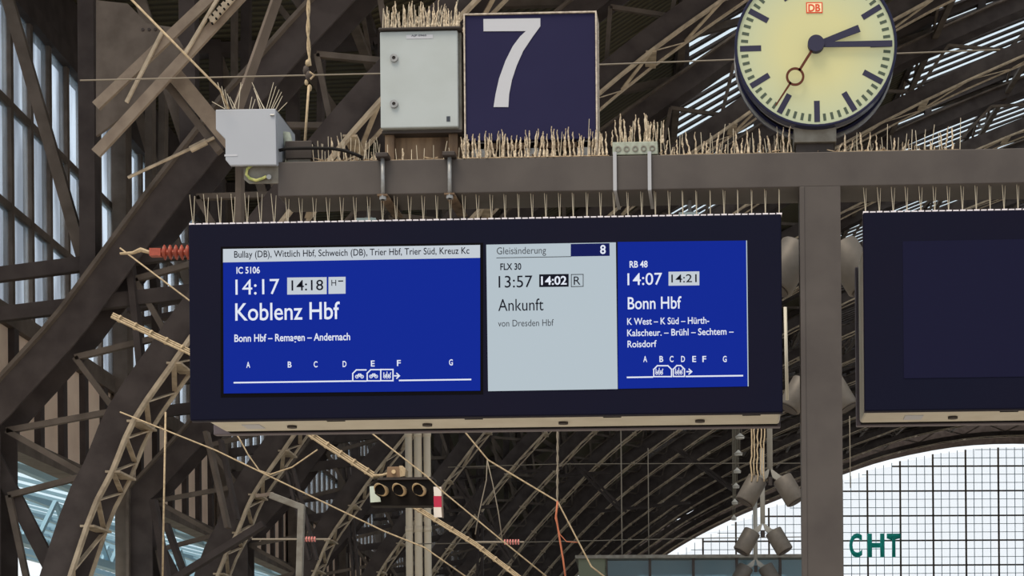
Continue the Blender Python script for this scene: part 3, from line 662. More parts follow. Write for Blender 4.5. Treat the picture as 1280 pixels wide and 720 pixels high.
# ------------------------------------------------------------------ bird spikes
def crust_mesh(seed, thick):
    R = random.Random(seed); pts = []; rs = []; n_ = 9
    for i in range(n_):
        f = i / (n_ - 1); pts.append((R.uniform(-1, 1) * 0.0018 * (0.3 + f), R.uniform(-1, 1) * 0.0018, f * 0.1)); rs.append(max(0.0009, (thick * R.uniform(0.35, 1.0)) * (1 - 0.45 * f)))
    rs[-1] = 0.0012
    return MB().tube(pts, rs, 6).mesh('spike')
CR = [crust_mesh(k, 0.005) for k in range(8)]; THIN = MB().tube([(0, 0, 0), (0, 0, 0.1)], [0.0017, 0.0013], 5).mesh('spike')
for me in CR: me.materials.append(MT['spike crust'])
THIN.materials.append(MT['spike steel'])
def spikes(label, lst, base=None, bm_='spike base', group=None):
    x = sum(q[0].x for q in lst) / len(lst); y = sum(q[0].y for q in lst) / len(lst); z = min(q[0].z for q in lst)
    t = thing('bird_spike_strip', label, 'bird spikes', (x, y, z), group=group)
    if base: base.part('base_strip', bm_, t)
    for p, h, lx, ly, cr in lst:
        me = random.choice(CR) if cr else THIN
        inst('spike', me, None, t, p, (ly, lx, random.uniform(0, 6) if cr else 0), (1, 1, h / 0.1) if not cr else (1.5, 1.3, h / 0.1))
    return t
def disp_strip(xa, xb, label, n_=43):
    lst = []; mb = MB().box(xa + .004, xb - .004, 0.025, 0.055, zt, zt + .004); st = (xb - xa - .02) / n_
    for k in range(n_ + 1):
        x = xa + .012 + st * k
        mb.box(x - .012, x + .012, .012, .05, zt, zt + .008)
        if k < n_: mb.box(x + .018, x + st - .018, .012, .045, zt, zt + .007)
        f = k / n_; sp = 0.075 * (1 - 0.8 * f)
        lst.append((Vector((x, .03, zt)), 0.14 + random.uniform(-.004, .004), -sp + random.uniform(-.015, .015), 0.05, False))
        lst.append((Vector((x + .001, .034, zt)), 0.135 + random.uniform(-.006, .006), sp * .6 + random.uniform(-.02, .02), -0.04, False))
    spikes(label, lst, mb)
disp_strip(bx0, bx1, 'row of slim paired bird spikes along the top of the large display')
disp_strip(b2x, b2x + (bx1 - bx0), 'row of slim bird spikes on top of the second display at right')
def beam_strip(pa, pb, label, dens=6.0, h0=22, h1=36, crust=0.8, rows=(0.03, 0.14), zadd=0.0):
    lst = []; xa, xb = P(pa, 195, 0.03).x, P(pb, 195, 0.03).x
    for yy in rows:
        x = xa + random.uniform(0, .01)
        while x < xb:
            cr = random.random() < crust; h = random.uniform(h0, h1) * K * (1.15 if not cr else 0.95)
            lst.append((Vector((x, yy + random.uniform(-.004, .004), BT + zadd)), h, random.gauss(0, .08), random.gauss(0, .12), cr)); x += dens * K * random.uniform(.6, 1.4)
    return spikes(label, lst, MB().box(xa, xb, max(.0, rows[0] - .02), rows[-1] + .01, BT + zadd, BT + zadd + .004), 'debris')
beam_strip(392, 474, 'thin leaning bird spikes on the beam left of the grey cabinet', 6.5, 20, 38, 0.15)
beam_strip(484, 576, 'sparse bird spikes on the beam below the grey cabinet', 9, 14, 26, 0.2)
beam_strip(580, 762, 'dirt-caked bird spikes on the beam in front of the number sign', 6.5, 26, 40, 0.9, rows=(0.004, 0.018))
beam_strip(826, 992, 'dirt-caked bird spikes on the beam between junction box and clock', 6.6, 18, 38, 0.75)
beam_strip(1046, 1200, 'bird spikes and dirt on the beam right of the clock', 7.5, 16, 38, 0.65)
# ------------------------------------------------------------------ things on the beam
# grey cabinet
ca, cb = P(475, 39.5, 0.02), P(573, 160, 0.02); czt = ca.z; czb = cb.z
t = thing('switch_cabinet', 'pale grey metal switch cabinet with two locks, left of the number sign', 'cabinet', ((ca.x + cb.x) / 2, .1, BT))
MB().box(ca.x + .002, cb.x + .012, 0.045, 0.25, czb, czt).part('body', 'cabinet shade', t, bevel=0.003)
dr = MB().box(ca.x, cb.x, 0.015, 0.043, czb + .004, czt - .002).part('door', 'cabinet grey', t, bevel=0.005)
for py in (71.5, 129):
    c = xz(492, py, 0.0); MB().disc(c, 0.008, 0.0175, 0.004, 0.015, 20).part('lock', 'galvanised', dr); MB().disc(c, 0, 0.008, 0.009, 0.015, 12).part('lock_core', 'dark steel', dr)
rect(507, 42.3, 540.5, 46.3, 0.0135, 0.015).part('label_strip', 'sign white', dr, label='small white label strip')
text('AJP 0960', 514, 533, 45.6, 2.2, 'text grey', dr, 0.0128, 0.01)
rect(557.5, 144, 562, 150.3, 0.0135, 0.015).part('sticker', 'text grey', dr, label='tiny dark rectangular sticker')
MB().box(ca.x - .003, cb.x + .016, 0.0, 0.27, czt, czt + .010).part('roof', 'dark steel', t, bevel=0.003)
MB().box(ca.x + .0, cb.x + .012, 0.04, 0.25, czb - .012, czb).part('bottom_rim', 'dark steel', t)
lx = [ca.x + .03, cb.x - .03]
for x in lx: MB().box(x - .02, x + .02, 0.06, 0.2, BT, czb - .01).part('mounting_foot', 'rust brown', t)
MB().box(ca.x + .02, cb.x, 0.10, 0.2, BT + .02, czb - .012).part('mounting_plate', 'rust brown', t, label='rusty stained mounting plate')
lst = []
for k in range(84):
    lst.append((Vector((ca.x + .008 + (cb.x - ca.x) * (k % 28 + random.uniform(0, .6)) / 28, .02 + .07 * (k // 28), czt + .009)), random.uniform(.085, .13), random.gauss(0, .1), random.gauss(0, .1), random.random() < .6))
spikes('dense upright bird spikes on the roof of the grey cabinet', lst)
# number sign
nt_ = (P(580, 16).z + P(743.5, 12.5).z) / 2; nb_ = P(660, 172).z; nx0 = P(580.5, 90).x; nx1 = P(744, 90).x
t = thing('platform_number_sign', 'square navy platform sign with the white number seven', 'sign', ((nx0 + nx1) / 2, .08, BT))
MB().box(nx0, nx1, 0.03, 0.15, nb_, nt_).part('panel', 'sign navy', t, bevel=0.003)
mb = MB(); e = .006
mb.box(nx0 - e, nx1 + e, .022, .16, nt_, nt_ + e); mb.box(nx0 - e, nx0, .022, .16, BT, nt_); mb.box(nx1, nx1 + e, .022, .16, BT, nt_); mb.part('frame', 'sign edge', t)
mb = MB(); mb.box(nx0, nx1, .05, .08, nb_ - .03, nb_ - .005)
mb.part('lower_rail', 'rust brown', t)
for f in (.1, .5, .9): MB().box(nx0 + (nx1 - nx0) * f - .03, nx0 + (nx1 - nx0) * f + .03, .05, .13, BT, nb_).part('mounting_foot', 'galvanised', t)
seven = [(604.3, 24), (675.5, 23), (675.5, 33), (666, 46), (654, 64), (646, 82), (640, 100), (636.5, 118), (635.5, 134), (617, 134), (619.5, 118), (624, 98), (632, 76), (641, 58), (650, 46), (657.5, 39), (604.5, 39.3)]
mb = MB(); q = [xz(*p, 0.03) for p in seven]; mb.prism(q, 0.0275, 0.03); mb.part('number_seven', 'sign white', t)
# clock
cc = P(1019.3, 60.3, 0.02); R = 97.5 * K * 7.52 / 7.5; cxz = (cc.x, cc.z)
t = thing('station_clock', 'round double-sided station clock with pale yellow dial on the beam', 'clock', (cc.x, .1, BT))
MB().disc(cxz, R, R * 1.035, -0.012, 0.045).part('front_rim', 'clock rim', t, bevel=0.003, smooth=False)
MB().disc(cxz, 0, R * .97, 0.045, 0.16).part('drum', 'clock drum', t)
MB().disc(cxz, R * .965, R * 1.0, 0.075, 0.09).part('drum_ring', 'galvanised', t)
MB().disc(cxz, R * .985, R * 1.02, 0.135, 0.15).part('rear_ring', 'clock rim', t)
MB().disc(cxz, R * .95, R * 1.035, 0.165, 0.19).part('rear_rim', 'clock rim', t); MB().disc(cxz, R * 1.0, R * 1.04, 0.16, 0.166).part('rear_trim', 'galvanised', t)
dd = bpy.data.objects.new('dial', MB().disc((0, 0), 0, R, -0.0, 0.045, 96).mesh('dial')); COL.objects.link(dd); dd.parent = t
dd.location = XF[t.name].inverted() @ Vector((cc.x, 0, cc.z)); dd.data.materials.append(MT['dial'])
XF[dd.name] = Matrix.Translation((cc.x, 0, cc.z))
ROLL = -0.012
for k in range(60):
    a = math.radians(6 * k) + ROLL; hr = k % 5 == 0
    r0_, r1_, w_ = (R * .695, R * .965, .0125 * 2) if hr else (R * .865, R * .955, .0125)
    dx, dz = math.sin(a), math.cos(a); c1 = Vector((cc.x + dx * r0_, 0, cc.z + dz * r0_)); c2 = Vector((cc.x + dx * r1_, 0, cc.z + dz * r1_)); nn = Vector((dz, 0, -dx)) * w_ / 2
    MB().prism([(v.x, v.z) for v in (c1 - nn, c2 - nn, c2 + nn, c1 + nn)], -0.0015, 0.0).part('hour_mark' if hr else 'minute_mark', 'mark dark' if hr else 'mark green', dd)
def hand(name, ang, r0_, r1_, w0, w1, y, m_):
    a = math.radians(ang) + ROLL; dx, dz = math.sin(a), math.cos(a); c1 = Vector((cc.x + dx * r0_, cc.z + dz * r0_)); c2 = Vector((cc.x + dx * r1_, cc.z + dz * r1_)); nn = Vector((dz, -dx))
    return MB().prism([tuple(v) for v in (c1 - nn * w0, c2 - nn * w1, c2 + nn * w1, c1 + nn * w0)], y - .004, y).part(name, m_, t)
hand('hour_hand', 70.5, -.02, R * .59, .0125, .016, -.012, 'mark dark'); hand('minute_hand', 91.0, -.02, R * .97, .011, .0135, -.018, 'mark dark')
hand('second_hand', 213.5, 0, R * .40, .0055, .0055, -.026, 'second hand'); hand('second_hand', 214.5, R * .58, R * .93, .0045, .003, -.026, 'second hand')
a = math.radians(213.8) + ROLL; MB().disc((cc.x + math.sin(a) * R * .49, cc.z + math.cos(a) * R * .49), R * .088, R * .118, -.030, -.026, 32).part('second_hand_ring', 'second hand', t)
MB().disc(cxz, 0, R * .105, -.04, -.010, 32).part('hub', 'mark dark', t)
bd = MB(); q = [(1007.5, 3.2), (1028.0, 3.0), (1028.3, 16.6), (1007.8, 16.8)]
bd.prism([xz(*p) for p in q], -.003, -.0015); badge = bd.part('badge', 'badge red', dd)
MB().prism([xz(x, y) for x, y in ((1008.9, 4.6), (1026.7, 4.4), (1027, 15.2), (1009.1, 15.4))], -.0036, -.003).part('badge_field', 'badge cream', dd)
text('DB', 1010.4, 1025.4, 14.2, 8.6, 'badge red', dd, -.0042, 0.03)
a, c = P(992.5, 162, .03), P(1045.5, 177, .03)
MB().box(a.x, c.x, .03, .17, c.z, a.z + .02).part('mounting_plate', 'cabinet shade', t, bevel=.003)
MB().box(a.x + .01, c.x - .01, .05, .16, BT, c.z).part('foot', 'dark steel', t)
# grey control housing at left
t0 = P(345, 206.3); t = thing('control_housing', 'pale blue-grey metal housing with cut corner at the left end of the beam', 'housing', (P(308, 200).x, .12, t0.z))
poly = [(269.5, 136.8), (344.3, 135.7), (345.5, 206.0), (287.5, 206.6), (281.7, 199.6), (281.5, 173.8), (269.7, 161.5)]
bo = MB().prism([xz(*p, -.04) for p in poly], -.04, -.02).part('front_cover', 'box grey', t, bevel=.003)
hx1 = xz(345, 170, -.04)[0]; hzt = P(310, 136.2, -.04).z; hzb = P(345, 206, -.04).z; hx0 = xz(269.7, 150, -.04)[0]
sd = [(-.02, hzt), (.29, hzt), (.29, hzt - .075), (.27, hzt - .09), (-.02, hzb)]
MB().add([(hx1 - .006, y, z) for y, z in sd] + [(hx1, y, z) for y, z in sd], [(0,1,2,3,4), (9,8,7,6,5)] + [((i+1) % 5, i, i+5, (i+1) % 5 + 5) for i in range(5)]).part('side_cover', 'box grey', t)
MB().box(hx0, hx1, -.02, .29, hzt - .004, hzt).part('top_cover', 'box grey', t); MB().box(hx0 + .06, hx1 - .02, .0, .28, hzb + .06, hzt - .01).part('equipment', 'dark steel', t)
c = P(341.5, 144.2, -.04); MB().tube([(c.x - .012, -.044, c.z), (c.x + .006, -.044, c.z)], .004, 8).part('latch', 'galvanised', t)
rect(284, 197, 300, 199, -.0415, -.04).part('label_strip', 'sign white', t)
rx = xz(345, 170, 0)[0]; hz_ = P(352, 176, .08)
MB().tube([(rx - .01, .10, hz_.z + .03), (rx + .02, .10, hz_.z + .03), (rx + .035, .10, hz_.z - .03), (rx + .035, .10, BT + .02)], .022, 12).part('cable_gland', 'junction green', t, smooth=True)
t = thing('earth_plate', 'small grey plate with yellow-green earth cable below the pale housing', 'plate', (P(326, 228).x, .04, P(326, 230).z))
MB().prism([xz(*p, .0) for p in ((304.6, 203), (348, 203), (348, 229), (311, 229), (304.8, 224))], .0, .01).part('plate', 'cabinet shade', t)
pts = [P(*p, -.01) for p in ((316, 206), (309, 211), (308, 218), (312, 223), (320, 225.5), (328, 223), (333, 220.5))]
MB().tube(pts, .0065, 8).part('earth_cable', 'earth cable', t, smooth=True)
c = P(336, 221, -.015); MB().tube([c, c + Vector((0, .02, 0))], .011, 10).part('bolt', 'galvanised', t)
lst = []
for (x0, y0, x1, y1) in ((282, 136, 272, 103), (284, 136, 277, 108), (286, 136, 281, 112), (291, 136, 284, 117), (295, 136, 287, 121), (281, 136, 265, 127), (298, 136, 301, 103), (292, 136, 303, 105), (330, 136, 315, 103), (327, 136, 317, 110), (325, 136, 319, 114), (333, 136, 342, 103), (336, 136, 345, 108), (339, 136, 349, 112), (341, 136, 352, 115), (344, 138, 353, 120), (347, 140, 359, 128), (312, 136, 315, 121), (315, 136, 319, 124), (331, 136, 320, 117)):
    a, c = P(x0, y0, .05), P(x1, y1, .05); dv = c - a; lst.append((a, dv.length, math.atan2(dv.x, dv.z), 0, False))
spikes('splayed thin bird spikes on top of the pale blue-grey housing', lst)
# small junction box, dark box and cable
ja, jb = P(765.5, 177.5, .0), P(822, 193, .0)
t = thing('junction_box', 'small grey-green junction box with five round ports on the beam', 'box', ((ja.x + jb.x) / 2, .05, BT))
MB().box(ja.x, jb.x, .0, .1, BT + .004, ja.z).part('body', 'junction green', t, bevel=.003)
for k in range(5): MB().disc((ja.x + .025 + .0375 * k, BT + .028), .008, .013, -.003, .0, 16).part('port', 'cabinet shade', t)
lst = [(Vector((random.uniform(ja.x - .01, jb.x + .03), random.uniform(.0, .11), ja.z - .002)), random.uniform(.07, .15), random.gauss(0, .06), random.gauss(0, .1), random.random() < .75) for k in range(30)]
spikes('tall dirt-caked bird spikes on the small junction box', lst)
a, c = P(356, 176, .05), P(390, 196, .05)
t = thing('terminal_box', 'flat dark terminal box on the beam beside the pale housing', 'box', ((a.x + c.x) / 2, .1, BT))
MB().box(a.x, c.x, .05, .2, BT + .03, a.z).part('lid', 'dark steel', t, bevel=.004); MB().box(a.x + .01, c.x - .01, .06, .19, BT, BT + .03).part('body', 'cabinet shade', t)
pts = [P(*p, .0) for p in ((349, 189), (358, 186.5), (385, 186), (415, 186.5), (430, 189), (445, 194), (452, 197.5))]
MB().tube([v + Vector((0, -.0, .003)) for v in pts], .0075, 8).single('black_cable', 'rubber black', 'thick black cable lying over the spikes left of the cabinet', 'cable', smooth=True)
R_ = random.Random(3); mb = MB()
for k in range(420):
    px = R_.choice([R_.uniform(480, 770), R_.uniform(990, 1118), R_.uniform(580, 760), R_.uniform(395, 480), R_.uniform(820, 990)]); x = P(px, 195, 0).x; y = R_.uniform(.02, .2)
    a = R_.uniform(0, 6.28); L = R_.uniform(.012, .05); p = Vector((x, y, BT + R_.uniform(.004, .014))); q = p + Vector((math.cos(a) * L, math.sin(a) * L * .5, R_.uniform(.0, .014))); mb.bar(p, q, R_.uniform(.002, .006), R_.uniform(.002, .006))
mb.single('nest_debris', 'debris', 'twigs, feathers and droppings scattered along the beam top', 'debris', kind='stuff')
# twigs under the number sign
# ------------------------------------------------------------------ wires and cables
def wire(name, pts, d, w, m_, label, cat='wire', twist=0, sag=0):
    ds = d if isinstance(d, (list, tuple)) else [d] * len(pts)
    q = [D(p[0], p[1], dd_) for p, dd_ in zip(pts, ds)]; r = w / 2 * PXM(sum(ds) / len(ds))
    if twist:
        t = thing(name, label, cat, q[-1])
        full = []
        for a, c in zip(q, q[1:]):
            n_ = max(2, int((c - a).length / (r * 3))); full += [a.lerp(c, k / n_) for k in range(n_)]
        full.append(q[-1])
        for s in range(2):
            pp = []
            for k, p in enumerate(full):
                ph = k * 0.9 + s * math.pi; tdir = (q[-1] - q[0]).normalized(); u = tdir.cross(Vector((0, 1, 0))).normalized()
                pp.append(p + (u * math.cos(ph) + Vector((0, 1, 0)) * math.sin(ph)) * r * 0.6)
            MB().tube(pp, r * 0.65, 5).part('strand', m_, t)
        return t
    return MB().tube(q, r, 6).single(name, m_, label, cat, smooth=True)
wire('guy_rope', [(150, -15), (275, 112), (286, 136)], [7.4, 7.45, 7.5], 3.0, 'rope', 'taut pale rope from the top left corner to the grey housing', 'rope')
wire('span_wire', [(100, 100.5), (475, 92), (745, 81), (920, 74.5), (1250, 62)], 8.4, 1.8, 'wire grey', 'thin level wire crossing behind the cabinet, number sign and clock')
wire('hanging_rope', [(386, -15), (385, 40), (387, 82)], 8.3, 4.2, 'rope', 'twisted rope hanging down left of the grey cabinet', 'rope', twist=1)
t = thing('rope_coupling', 'dark coupling joining the hanging rope and its thin rod', 'coupling', D(384, 112, 8.25))
for x, y, r in ((384.5, 79, 3), (382.5, 88, 4), (386, 95, 4.5), (383, 103, 2.5), (387, 110, 3)):
    c = D(x, y, 8.25); n_ = 8; rr = r * PXM(8.25)
    MB().tube([c + Vector((0, 0, -rr * 1.4)), c + Vector((0, 0, -rr)), c + Vector((0, 0, 0)), c + Vector((0, 0, rr)), c + Vector((0, 0, rr * 1.4))], [rr * .3, rr * .8, rr, rr * .8, rr * .3], n_).part('link', 'wire dark' if r > 3.2 else 'rope', t, smooth=True)
MB().tube([D(387, 90, 8.2), D(393, 94, 8.2), D(388, 99, 8.2)], 1.2 * PXM(8.2), 6).part('wire_wrap', 'rope', t)
wire('hanging_rod', [(386, 108), (380.5, 186)], 8.2, 3.2, 'rope', 'thin pale rod below the rope coupling beside the grey housing', 'rod')
def lashed(pts, d, w, label, lash=True):
    t = thing('contact_cable', label, 'cable', D(pts[-1][0], pts[-1][1], d)); s = PXM(d)
    q = [D(p[0], p[1], d) for p in pts]
    for k, off in enumerate((-1, 0, 1)):
        MB().tube([p + UP * off * w * .33 * s + Vector((0, .02 * off, 0)) for p in q], w * .17 * s, 6).part('strand', 'rope', t)
    for a, c in zip(q, q[1:]):
        n_ = max(1, int((c - a).length / (19 * s)))
        for k in range(n_):
            p = a.lerp(c, (k + .5) / n_); dr_ = (c - a).normalized(); MB().tube([p - dr_ * 1.1 * s, p + dr_ * 1.1 * s], w * .54 * s, 10).part('clip', 'rope', t)
lashed([(140, 394), (237, 440), (400, 551), (467, 594)], 12.5, 9, 'thick lashed cable bundle sloping from left edge to lamp signal')
lashed([(514, 631), (594, 680), (660, 730)], 12.6, 7, 'thick lashed cable bundle sloping down right of the lamp signal')
wire('signal_cable', [(466, 594.5), (478, 594), (491, 590)], 11.9, 3.5, 'rope', 'short pale cable end entering the brown lamp box', 'cable')
wire('slack_wire', [(150, 515), (270, 563), (332, 593), (480, 664), (530, 684), (590, 726)], 11, 2.0, 'rope', 'pale wire from the left edge passing above the angle bracket')
wire('stay_wire', [(150, 310), (236, 375), (300, 430)], 11.5, 2.2, 'rope', 'pale wire below the red insulator running behind the display')
wire('stay_wire', [(575, 530), (582, 541), (610, 575), (697, 627), (739, 708), (765, 728)], 11.2, 2.2, 'rope', 'kinked pale wire from the display bottom down past the orange cable')
wire('stay_wire', [(450, 530), (533, 595), (553, 614), (628, 676), (690, 726)], 11.6, 2.0, 'rope', 'straight pale wire passing the red and white plate')
wire('hanging_wire', [(697, 530), (697, 580), (696.5, 628)], 11.1, 2.6, 'wire grey', 'twisted wire hanging under the display above the orange cable', twist=1)
wire('orange_cable', [(697, 626), (695, 645), (699, 670), (704, 700), (708, 730)], 11.1, 2.6, 'cable orange', 'orange cable hanging at the kink of the pale wire', 'cable')
wire('orange_cable', [(697, 628), (694, 648), (700, 668), (708, 677), (722, 678)], 11.05, 1.3, 'cable orange', 'thin orange cable loop beside the thicker orange cable', 'cable')
wire('dropper_wire', [(609, 575), (608, 600), (598, 645), (594, 668)], 11.3, 1.4, 'wire grey', 'left drooping wire under the kink of the pale wire')
wire('dropper_wire', [(609, 575), (616, 605), (623, 640), (628, 676)], 11.3, 1.4, 'wire grey', 'right drooping wire under the kink of the pale wire')
wire('curved_wire', [(290, 535), (299, 548), (310, 568), (324, 588), (338, 593), (365, 584), (397, 562)], 11.4, 1.8, 'rope', 'sagging pale wire under the left part of the display')
wire('level_wire', [(560, 584), (698, 580), (934, 579), (1010, 579)], 30, 1.1, 'wire grey', 'upper thin level wire under the display')
wire('level_wire', [(520, 680), (640, 678), (870, 673), (1010, 671)], 30, 1.3, 'wire grey', 'lower thin level wire above the kiosk')
wire('vertical_wire', [(776, 530), (778, 735)], 28, 1.8, 'wire grey', 'thin vertical wire right of the orange cable')
wire('vertical_wire', [(810, 560), (811, 700)], 28, 1.5, 'wire grey', 'thin vertical wire left of the white gable glass')
wire('vertical_rod', [(207, 515), (203, 735)], 12, 2.4, 'rope', 'thin pale vertical rod at the lower left', 'rod')
wire('vertical_wire', [(1062, 520), (1063, 610)], 20, 1.3, 'wire grey', 'thin vertical wire right of the gantry post')
# insulators
t = thing('ribbed_insulator', 'brick-red ribbed insulator left of the display', 'insulator', D(210, 322, 11.5)); s = PXM(11.5)
MB().bar(D(188, 316, 11.5), D(202, 316, 11.5), 10 * s, .05).part('end_block', 'insulator red', t); MB().tube([D(200, 316, 11.5), D(250, 315.5, 11.5)], 3.4 * s, 10).part('core', 'insulator red', t)
for k in range(6):
    a, c, e_ = D(203.5 + 7.2 * k, 315.6, 11.5), D(206 + 7.2 * k, 315.6, 11.5), D(208.5 + 7.2 * k, 315.6, 11.5); MB().tube([a, c, e_], [5 * s, 9.5 * s, 5 * s], 18).part('rib', 'insulator red', t, smooth=True)
MB().tube([D(150, 317, 11.5), D(166, 316, 11.5), D(176, 312, 11.5), D(189, 316, 11.5)], [1.5*s, 2*s, 3*s, 2*s], 7).part('wire_fitting', 'rope', t)
for x0, x1, y, dd_, lab in ((315, 413, 674, 16, 'small pink insulator on a rod under the angle bracket'), (590, 655, 677.5, 16, 'small pink insulator on a rod in the middle bottom')):
    t = thing('rod_insulator', lab, 'insulator', D((x0 + x1) / 2, y, dd_), group='small rod insulators'); s = PXM(dd_)
    MB().tube([D(x0, y, dd_), D(x1, y, dd_)], 1.2 * s, 6).part('rod', 'wire grey', t)
    for k in range(6): MB().tube([D(x0 + (x1 - x0) * .62 + 3.4 * k, y, dd_), D(x0 + (x1 - x0) * .62 + 3.4 * k + 1.6, y, dd_)], 3.4 * s, 10).part('rib', 'insulator pink', t)
# angle bracket
t = thing('angle_bracket', 'pale grey steel angle bracket at the lower left', 'bracket', D(374, 722, 11.8)); s = PXM(11.8)
MB().bar(D(338, 619, 11.8), D(380, 635, 11.8), 8 * s, 8 * s, up=(0, 1, 0)).part('arm', 'cabinet shade', t, bevel=.004); MB().bar(D(377, 631, 11.8), D(374, 735, 11.8), 8 * s, 8 * s, up=(0, 1, 0)).part('leg', 'cabinet shade', t, bevel=.004)
MB().bar(D(320, 620, 11.9), D(342, 617, 11.9), 4 * s, 4 * s, up=(0, 1, 0)).part('rear_stub', 'iron mid', t)
# ------------------------------------------------------------------ lamp signal
d = 11.9; s = PXM(d); t = thing('lamp_signal', 'black three-lamp signal box with tan hoods below the display', 'signal', D(505, 632, d))
def dq(pts, d0, th, name, m_, par, bevel=0):
    q = [D(x, y, d0) for x, y in pts]; mb = MB(); n_ = len(q); mb.add(q + [v + FW * th for v in q], [tuple(range(n_)), tuple(range(2*n_-1, n_-1, -1))] + [((i+1) % n_, i, i+n_, (i+1) % n_ + n_) for i in range(n_)]); return mb.part(name, m_, par, bevel=bevel)
dq([(462, 632), (541, 632), (543, 600), (536, 596), (470, 598), (463, 605)], d, .14, 'box', 'signal black', t, .005)
dq([(471, 600), (541, 599), (541, 596), (474, 597)], d - .02, .2, 'rim', 'dark steel', t)
for k, x in enumerate((480, 502.5, 527)):
    c = D(x, 614, d); MB().tube([c + FW * -.005, c - FW * .012], 7.6 * s, 20).part('lens', 'rubber black', t)
    n_ = 24; vs = []; fs = []; axis = (-FW * .24 - UP * .015)      # long visor tube, longer at the top
    for i in range(n_):
        a = 2 * math.pi * i / n_; ca_, sa_ = math.cos(a), math.sin(a); lf = .72 + .28 * sa_
        vs += [c + (RT * ca_ + UP * sa_) * 6.6 * s, c + (RT * ca_ + UP * sa_) * 6.9 * s + axis * lf]
    for i in range(n_): j2 = (i + 1) % n_; fs.append((2*i, 2*j2, 2*j2+1, 2*i+1))
    o = MB().add(vs, fs).part('hood', 'hood tan', t, smooth=True); sm = o.modifiers.new('solid', 'SOLIDIFY'); sm.thickness = .004
    li = MB().add([c + (v - c - (v - c).project(FW)) * .9 + (v - c).project(FW) * .985 for v in vs], fs).part('hood_lining', 'signal black', t)
    MB().tube([c + axis * .35, c + axis * .68], 6.45 * s, 20).part('dark_lens', 'signal black', t)
dq([(462, 608), (468, 607.5), (468.5, 617), (475, 622), (476, 627), (463, 628)], d - .03, .01, 'number_plate', 'plate mint', t)
t = thing('marker_plate', 'upright white-red-white marker plate right of the lamp signal', 'plate', D(548, 646, d - .05))
for (y0, y1, m_) in ((608.5, 620, 'plate white'), (620, 634, 'plate red'), (634, 646.5, 'plate white')): dq([(542.5, y1), (552.5, y1), (551.5, y0), (541.8, y0)], d - .05, .012, 'plate_field', m_, t)
dq([(552.5, 647), (554, 647), (553, 608), (551.5, 608)], d - .05, .03, 'plate_edge', 'iron mid', t)
t = thing('lamp_box', 'brown cable box with pale cap on top of the lamp signal', 'box', D(497, 598, d + .03))
dq([(483, 597), (500, 597), (501, 583), (484, 583.5)], d - .01, .12, 'body', 'lamp brown', t, .004); dq([(500, 596), (506, 595), (507, 586), (503, 582), (499, 582)], d - .01, .12, 'cap', 'rope', t)
c = D(492.5, 590, d - .015); MB().tube([c, c - FW * .02], 2.6 * s, 12).part('cable_gland', 'hood tan', t)
# ------------------------------------------------------------------ loudspeaker clusters
def cluster(cx, cy, d, sc, lab, wires=True, top=None):
    s = PXM(d) * sc; c = D(cx, cy, d); t = thing('loudspeaker_pair', lab, 'loudspeaker', c, ALPHA, 'hanging loudspeaker pairs')
    def L(x, y, z=0): return c + RT * x * s + UP * (-y) * s + FW * z * s
    MB().tube([L(0, -12), c + UP * ((top or 1.6))], 3.6 * s, 14).part('pole', 'speaker bracket', t, smooth=True)
    for sg in (-1, 1):
        mb = MB(); q = [L(0, -14, -3), L(sg * 13, -4, -3), L(sg * 26, -3, -3), L(sg * 14, 6, -3), L(sg * 3, -2, -3)]; mb.add(q + [v + FW * 6 * s for v in q], [(0,1,2,3,4), (9,8,7,6,5)] + [((i+1) % 5, i, i+5, (i+1) % 5 + 5) for i in range(5)]).part('bracket', 'speaker bracket', t)
        a = L(sg * 15, -1, 0); dr_ = (RT * sg * 17 + UP * -30 + FW * -4) * s
        sp = MB().tube([a, a + dr_ * .03, a + dr_ * .97, a + dr_], [12 * s, 12.8 * s, 12.8 * s, 12 * s], 32).part('speaker_drum', 'speaker grey', t)
        for pl_ in sp.data.polygons: pl_.use_smooth = len(pl_.vertices) == 4
        MB().tube([a + dr_ * 1.0, a + dr_ * 1.03], [10.5 * s, 10.5 * s], 24).part('grille', 'dark steel', t)
    MB().tube([L(0, -2, -4), L(0, 8, -4)], 3 * s, 10).part('pivot', 'dark steel', t)
    return t, c, s
t, c, s = cluster(962.5, 599, 16, 1.0, 'hanging pair of grey drum loudspeakers just under the display corner')
R_ = random.Random(5)
for k in range(5):
    x = 939 + 4.0 * k; pts = [(x + R_.uniform(-1, 1), 530 + 8 * j) for j in range(10 - (k % 2))]
    wire('speaker_wire', pts, 15.9, 1.9, 'rope', ['leftmost', 'second from left', 'middle', 'fourth from left', 'rightmost'][k] + ' of the frayed wires beside the loudspeaker pole', 'wire')
cluster(953.5, 665, 20.5, .86, 'second pair of grey drum loudspeakers, below the nearest full pair', top=1.0)
cluster(944.5, 709, 25, .78, 'lowest and farthest pair of grey drum loudspeakers above the kiosk', top=1.0)
cluster(1024, 310, 9.6, 1.75, 'large near pair of drum loudspeakers half hidden behind the post', top=.6)
t = cluster(1022, 478, 12.5, 1.15, 'pair of drum loudspeakers mostly hidden behind the post beside the display', top=.6)
t = thing('pale_pipe', 'thin pale vertical pipe between display edge and post', 'pipe', D(983, 500, 9)); MB().tube([D(981.5, 384, 9), D(984, 500, 9)], 2.2 * PXM(9), 10).part('pipe', 'silver housing', t, smooth=True)
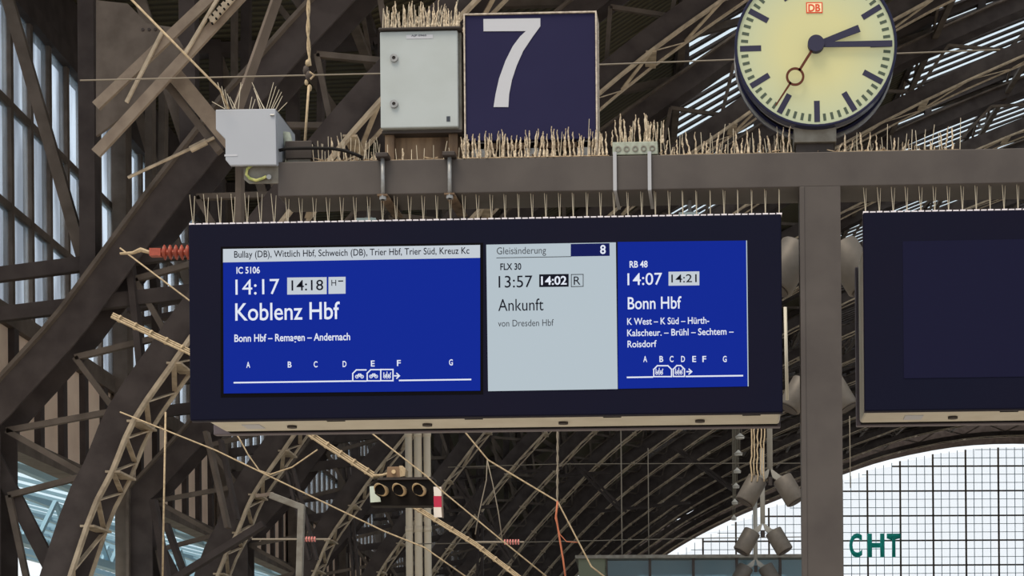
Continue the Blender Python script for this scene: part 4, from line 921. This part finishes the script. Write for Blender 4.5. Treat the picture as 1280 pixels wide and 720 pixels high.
# pendant lamps
for k, (x, y) in enumerate(((925, 546), (923, 567), (921.5, 589), (920, 608), (918.5, 628), (917.5, 648))):
    d = 50 * 354 / (900 - y); s = PXM(d); c = D(x, y, d)
    t = thing('pendant_lamp', ordn[k] + ' and ' + ['highest', 'second highest', 'third highest', 'fourth highest', 'fifth highest', 'lowest'][k] + ' of the small pendant lamps left of the loudspeakers', 'lamp', c, 0, 'pendant lamps in a row')
    r = (6.4 - .5 * k) * s; MB().tube([c + UP * 4.5 * s, c + UP * 2 * s, c], [r * .12, r * .55, r], 16).part('shade', 'lamp shade', t); MB().tube([c - UP * 2.2 * s, c - UP * 0.8 * s], [r * .85, r * .85], 16).part('diffuser', 'lamp shade', t)
    for j in (-1, 1): MB().tube([c + UP * 3 * s + RT * j * r * .3, c + UP * 5.5 + RT * j * r * .3], .5 * s, 4).part('suspension_wire', 'wire grey', t)
# kiosk with glass front
d = 26.0; t = hall_thing('glass_kiosk', 'flat-roofed kiosk with bluish glass front below the far gable', 'kiosk', (798 - VX) * PXM(d), d)
k0 = D(798, 694, d); k1 = D(1006, 691, d); zt_ = k0.z; L_ = (k1 - k0).length + 1.2
MB().box(-.05, L_, -.05, 3, zt_ - .05, zt_).part('roof_edge', 'cabinet shade', t, world=False)
MB().box(0, .42, 0, 2.8, 0, zt_ - .05).part('corner_pillar', 'kiosk green', t, world=False)
for k in range(5):
    x0, x1 = .42 + (L_ - .42) * k / 5, .42 + (L_ - .42) * (k + 1) / 5
    MB().box(x0 + .02, x1 - .02, .03, .05, 0, zt_ - .08).part('pane', 'kiosk glass', t, world=False); MB().box(x0 - .02, x0 + .02, 0, .08, 0, zt_ - .05).part('mullion', 'dark steel', t, world=False)
t = hall_thing('shelter_pillar', 'short green-grey pillar top just right of the gantry post', 'pillar', (1060 - VX) * PXM(30), 30)
a = D(1067, 697, 30); MB().box(0, 17 * PXM(30), 0, .3, 0, a.z).part('shaft', 'junction green', t, world=False); MB().box(-.04, 18.5 * PXM(30), -.05, .35, a.z, a.z + .05).part('cap', 'dark steel', t, world=False)
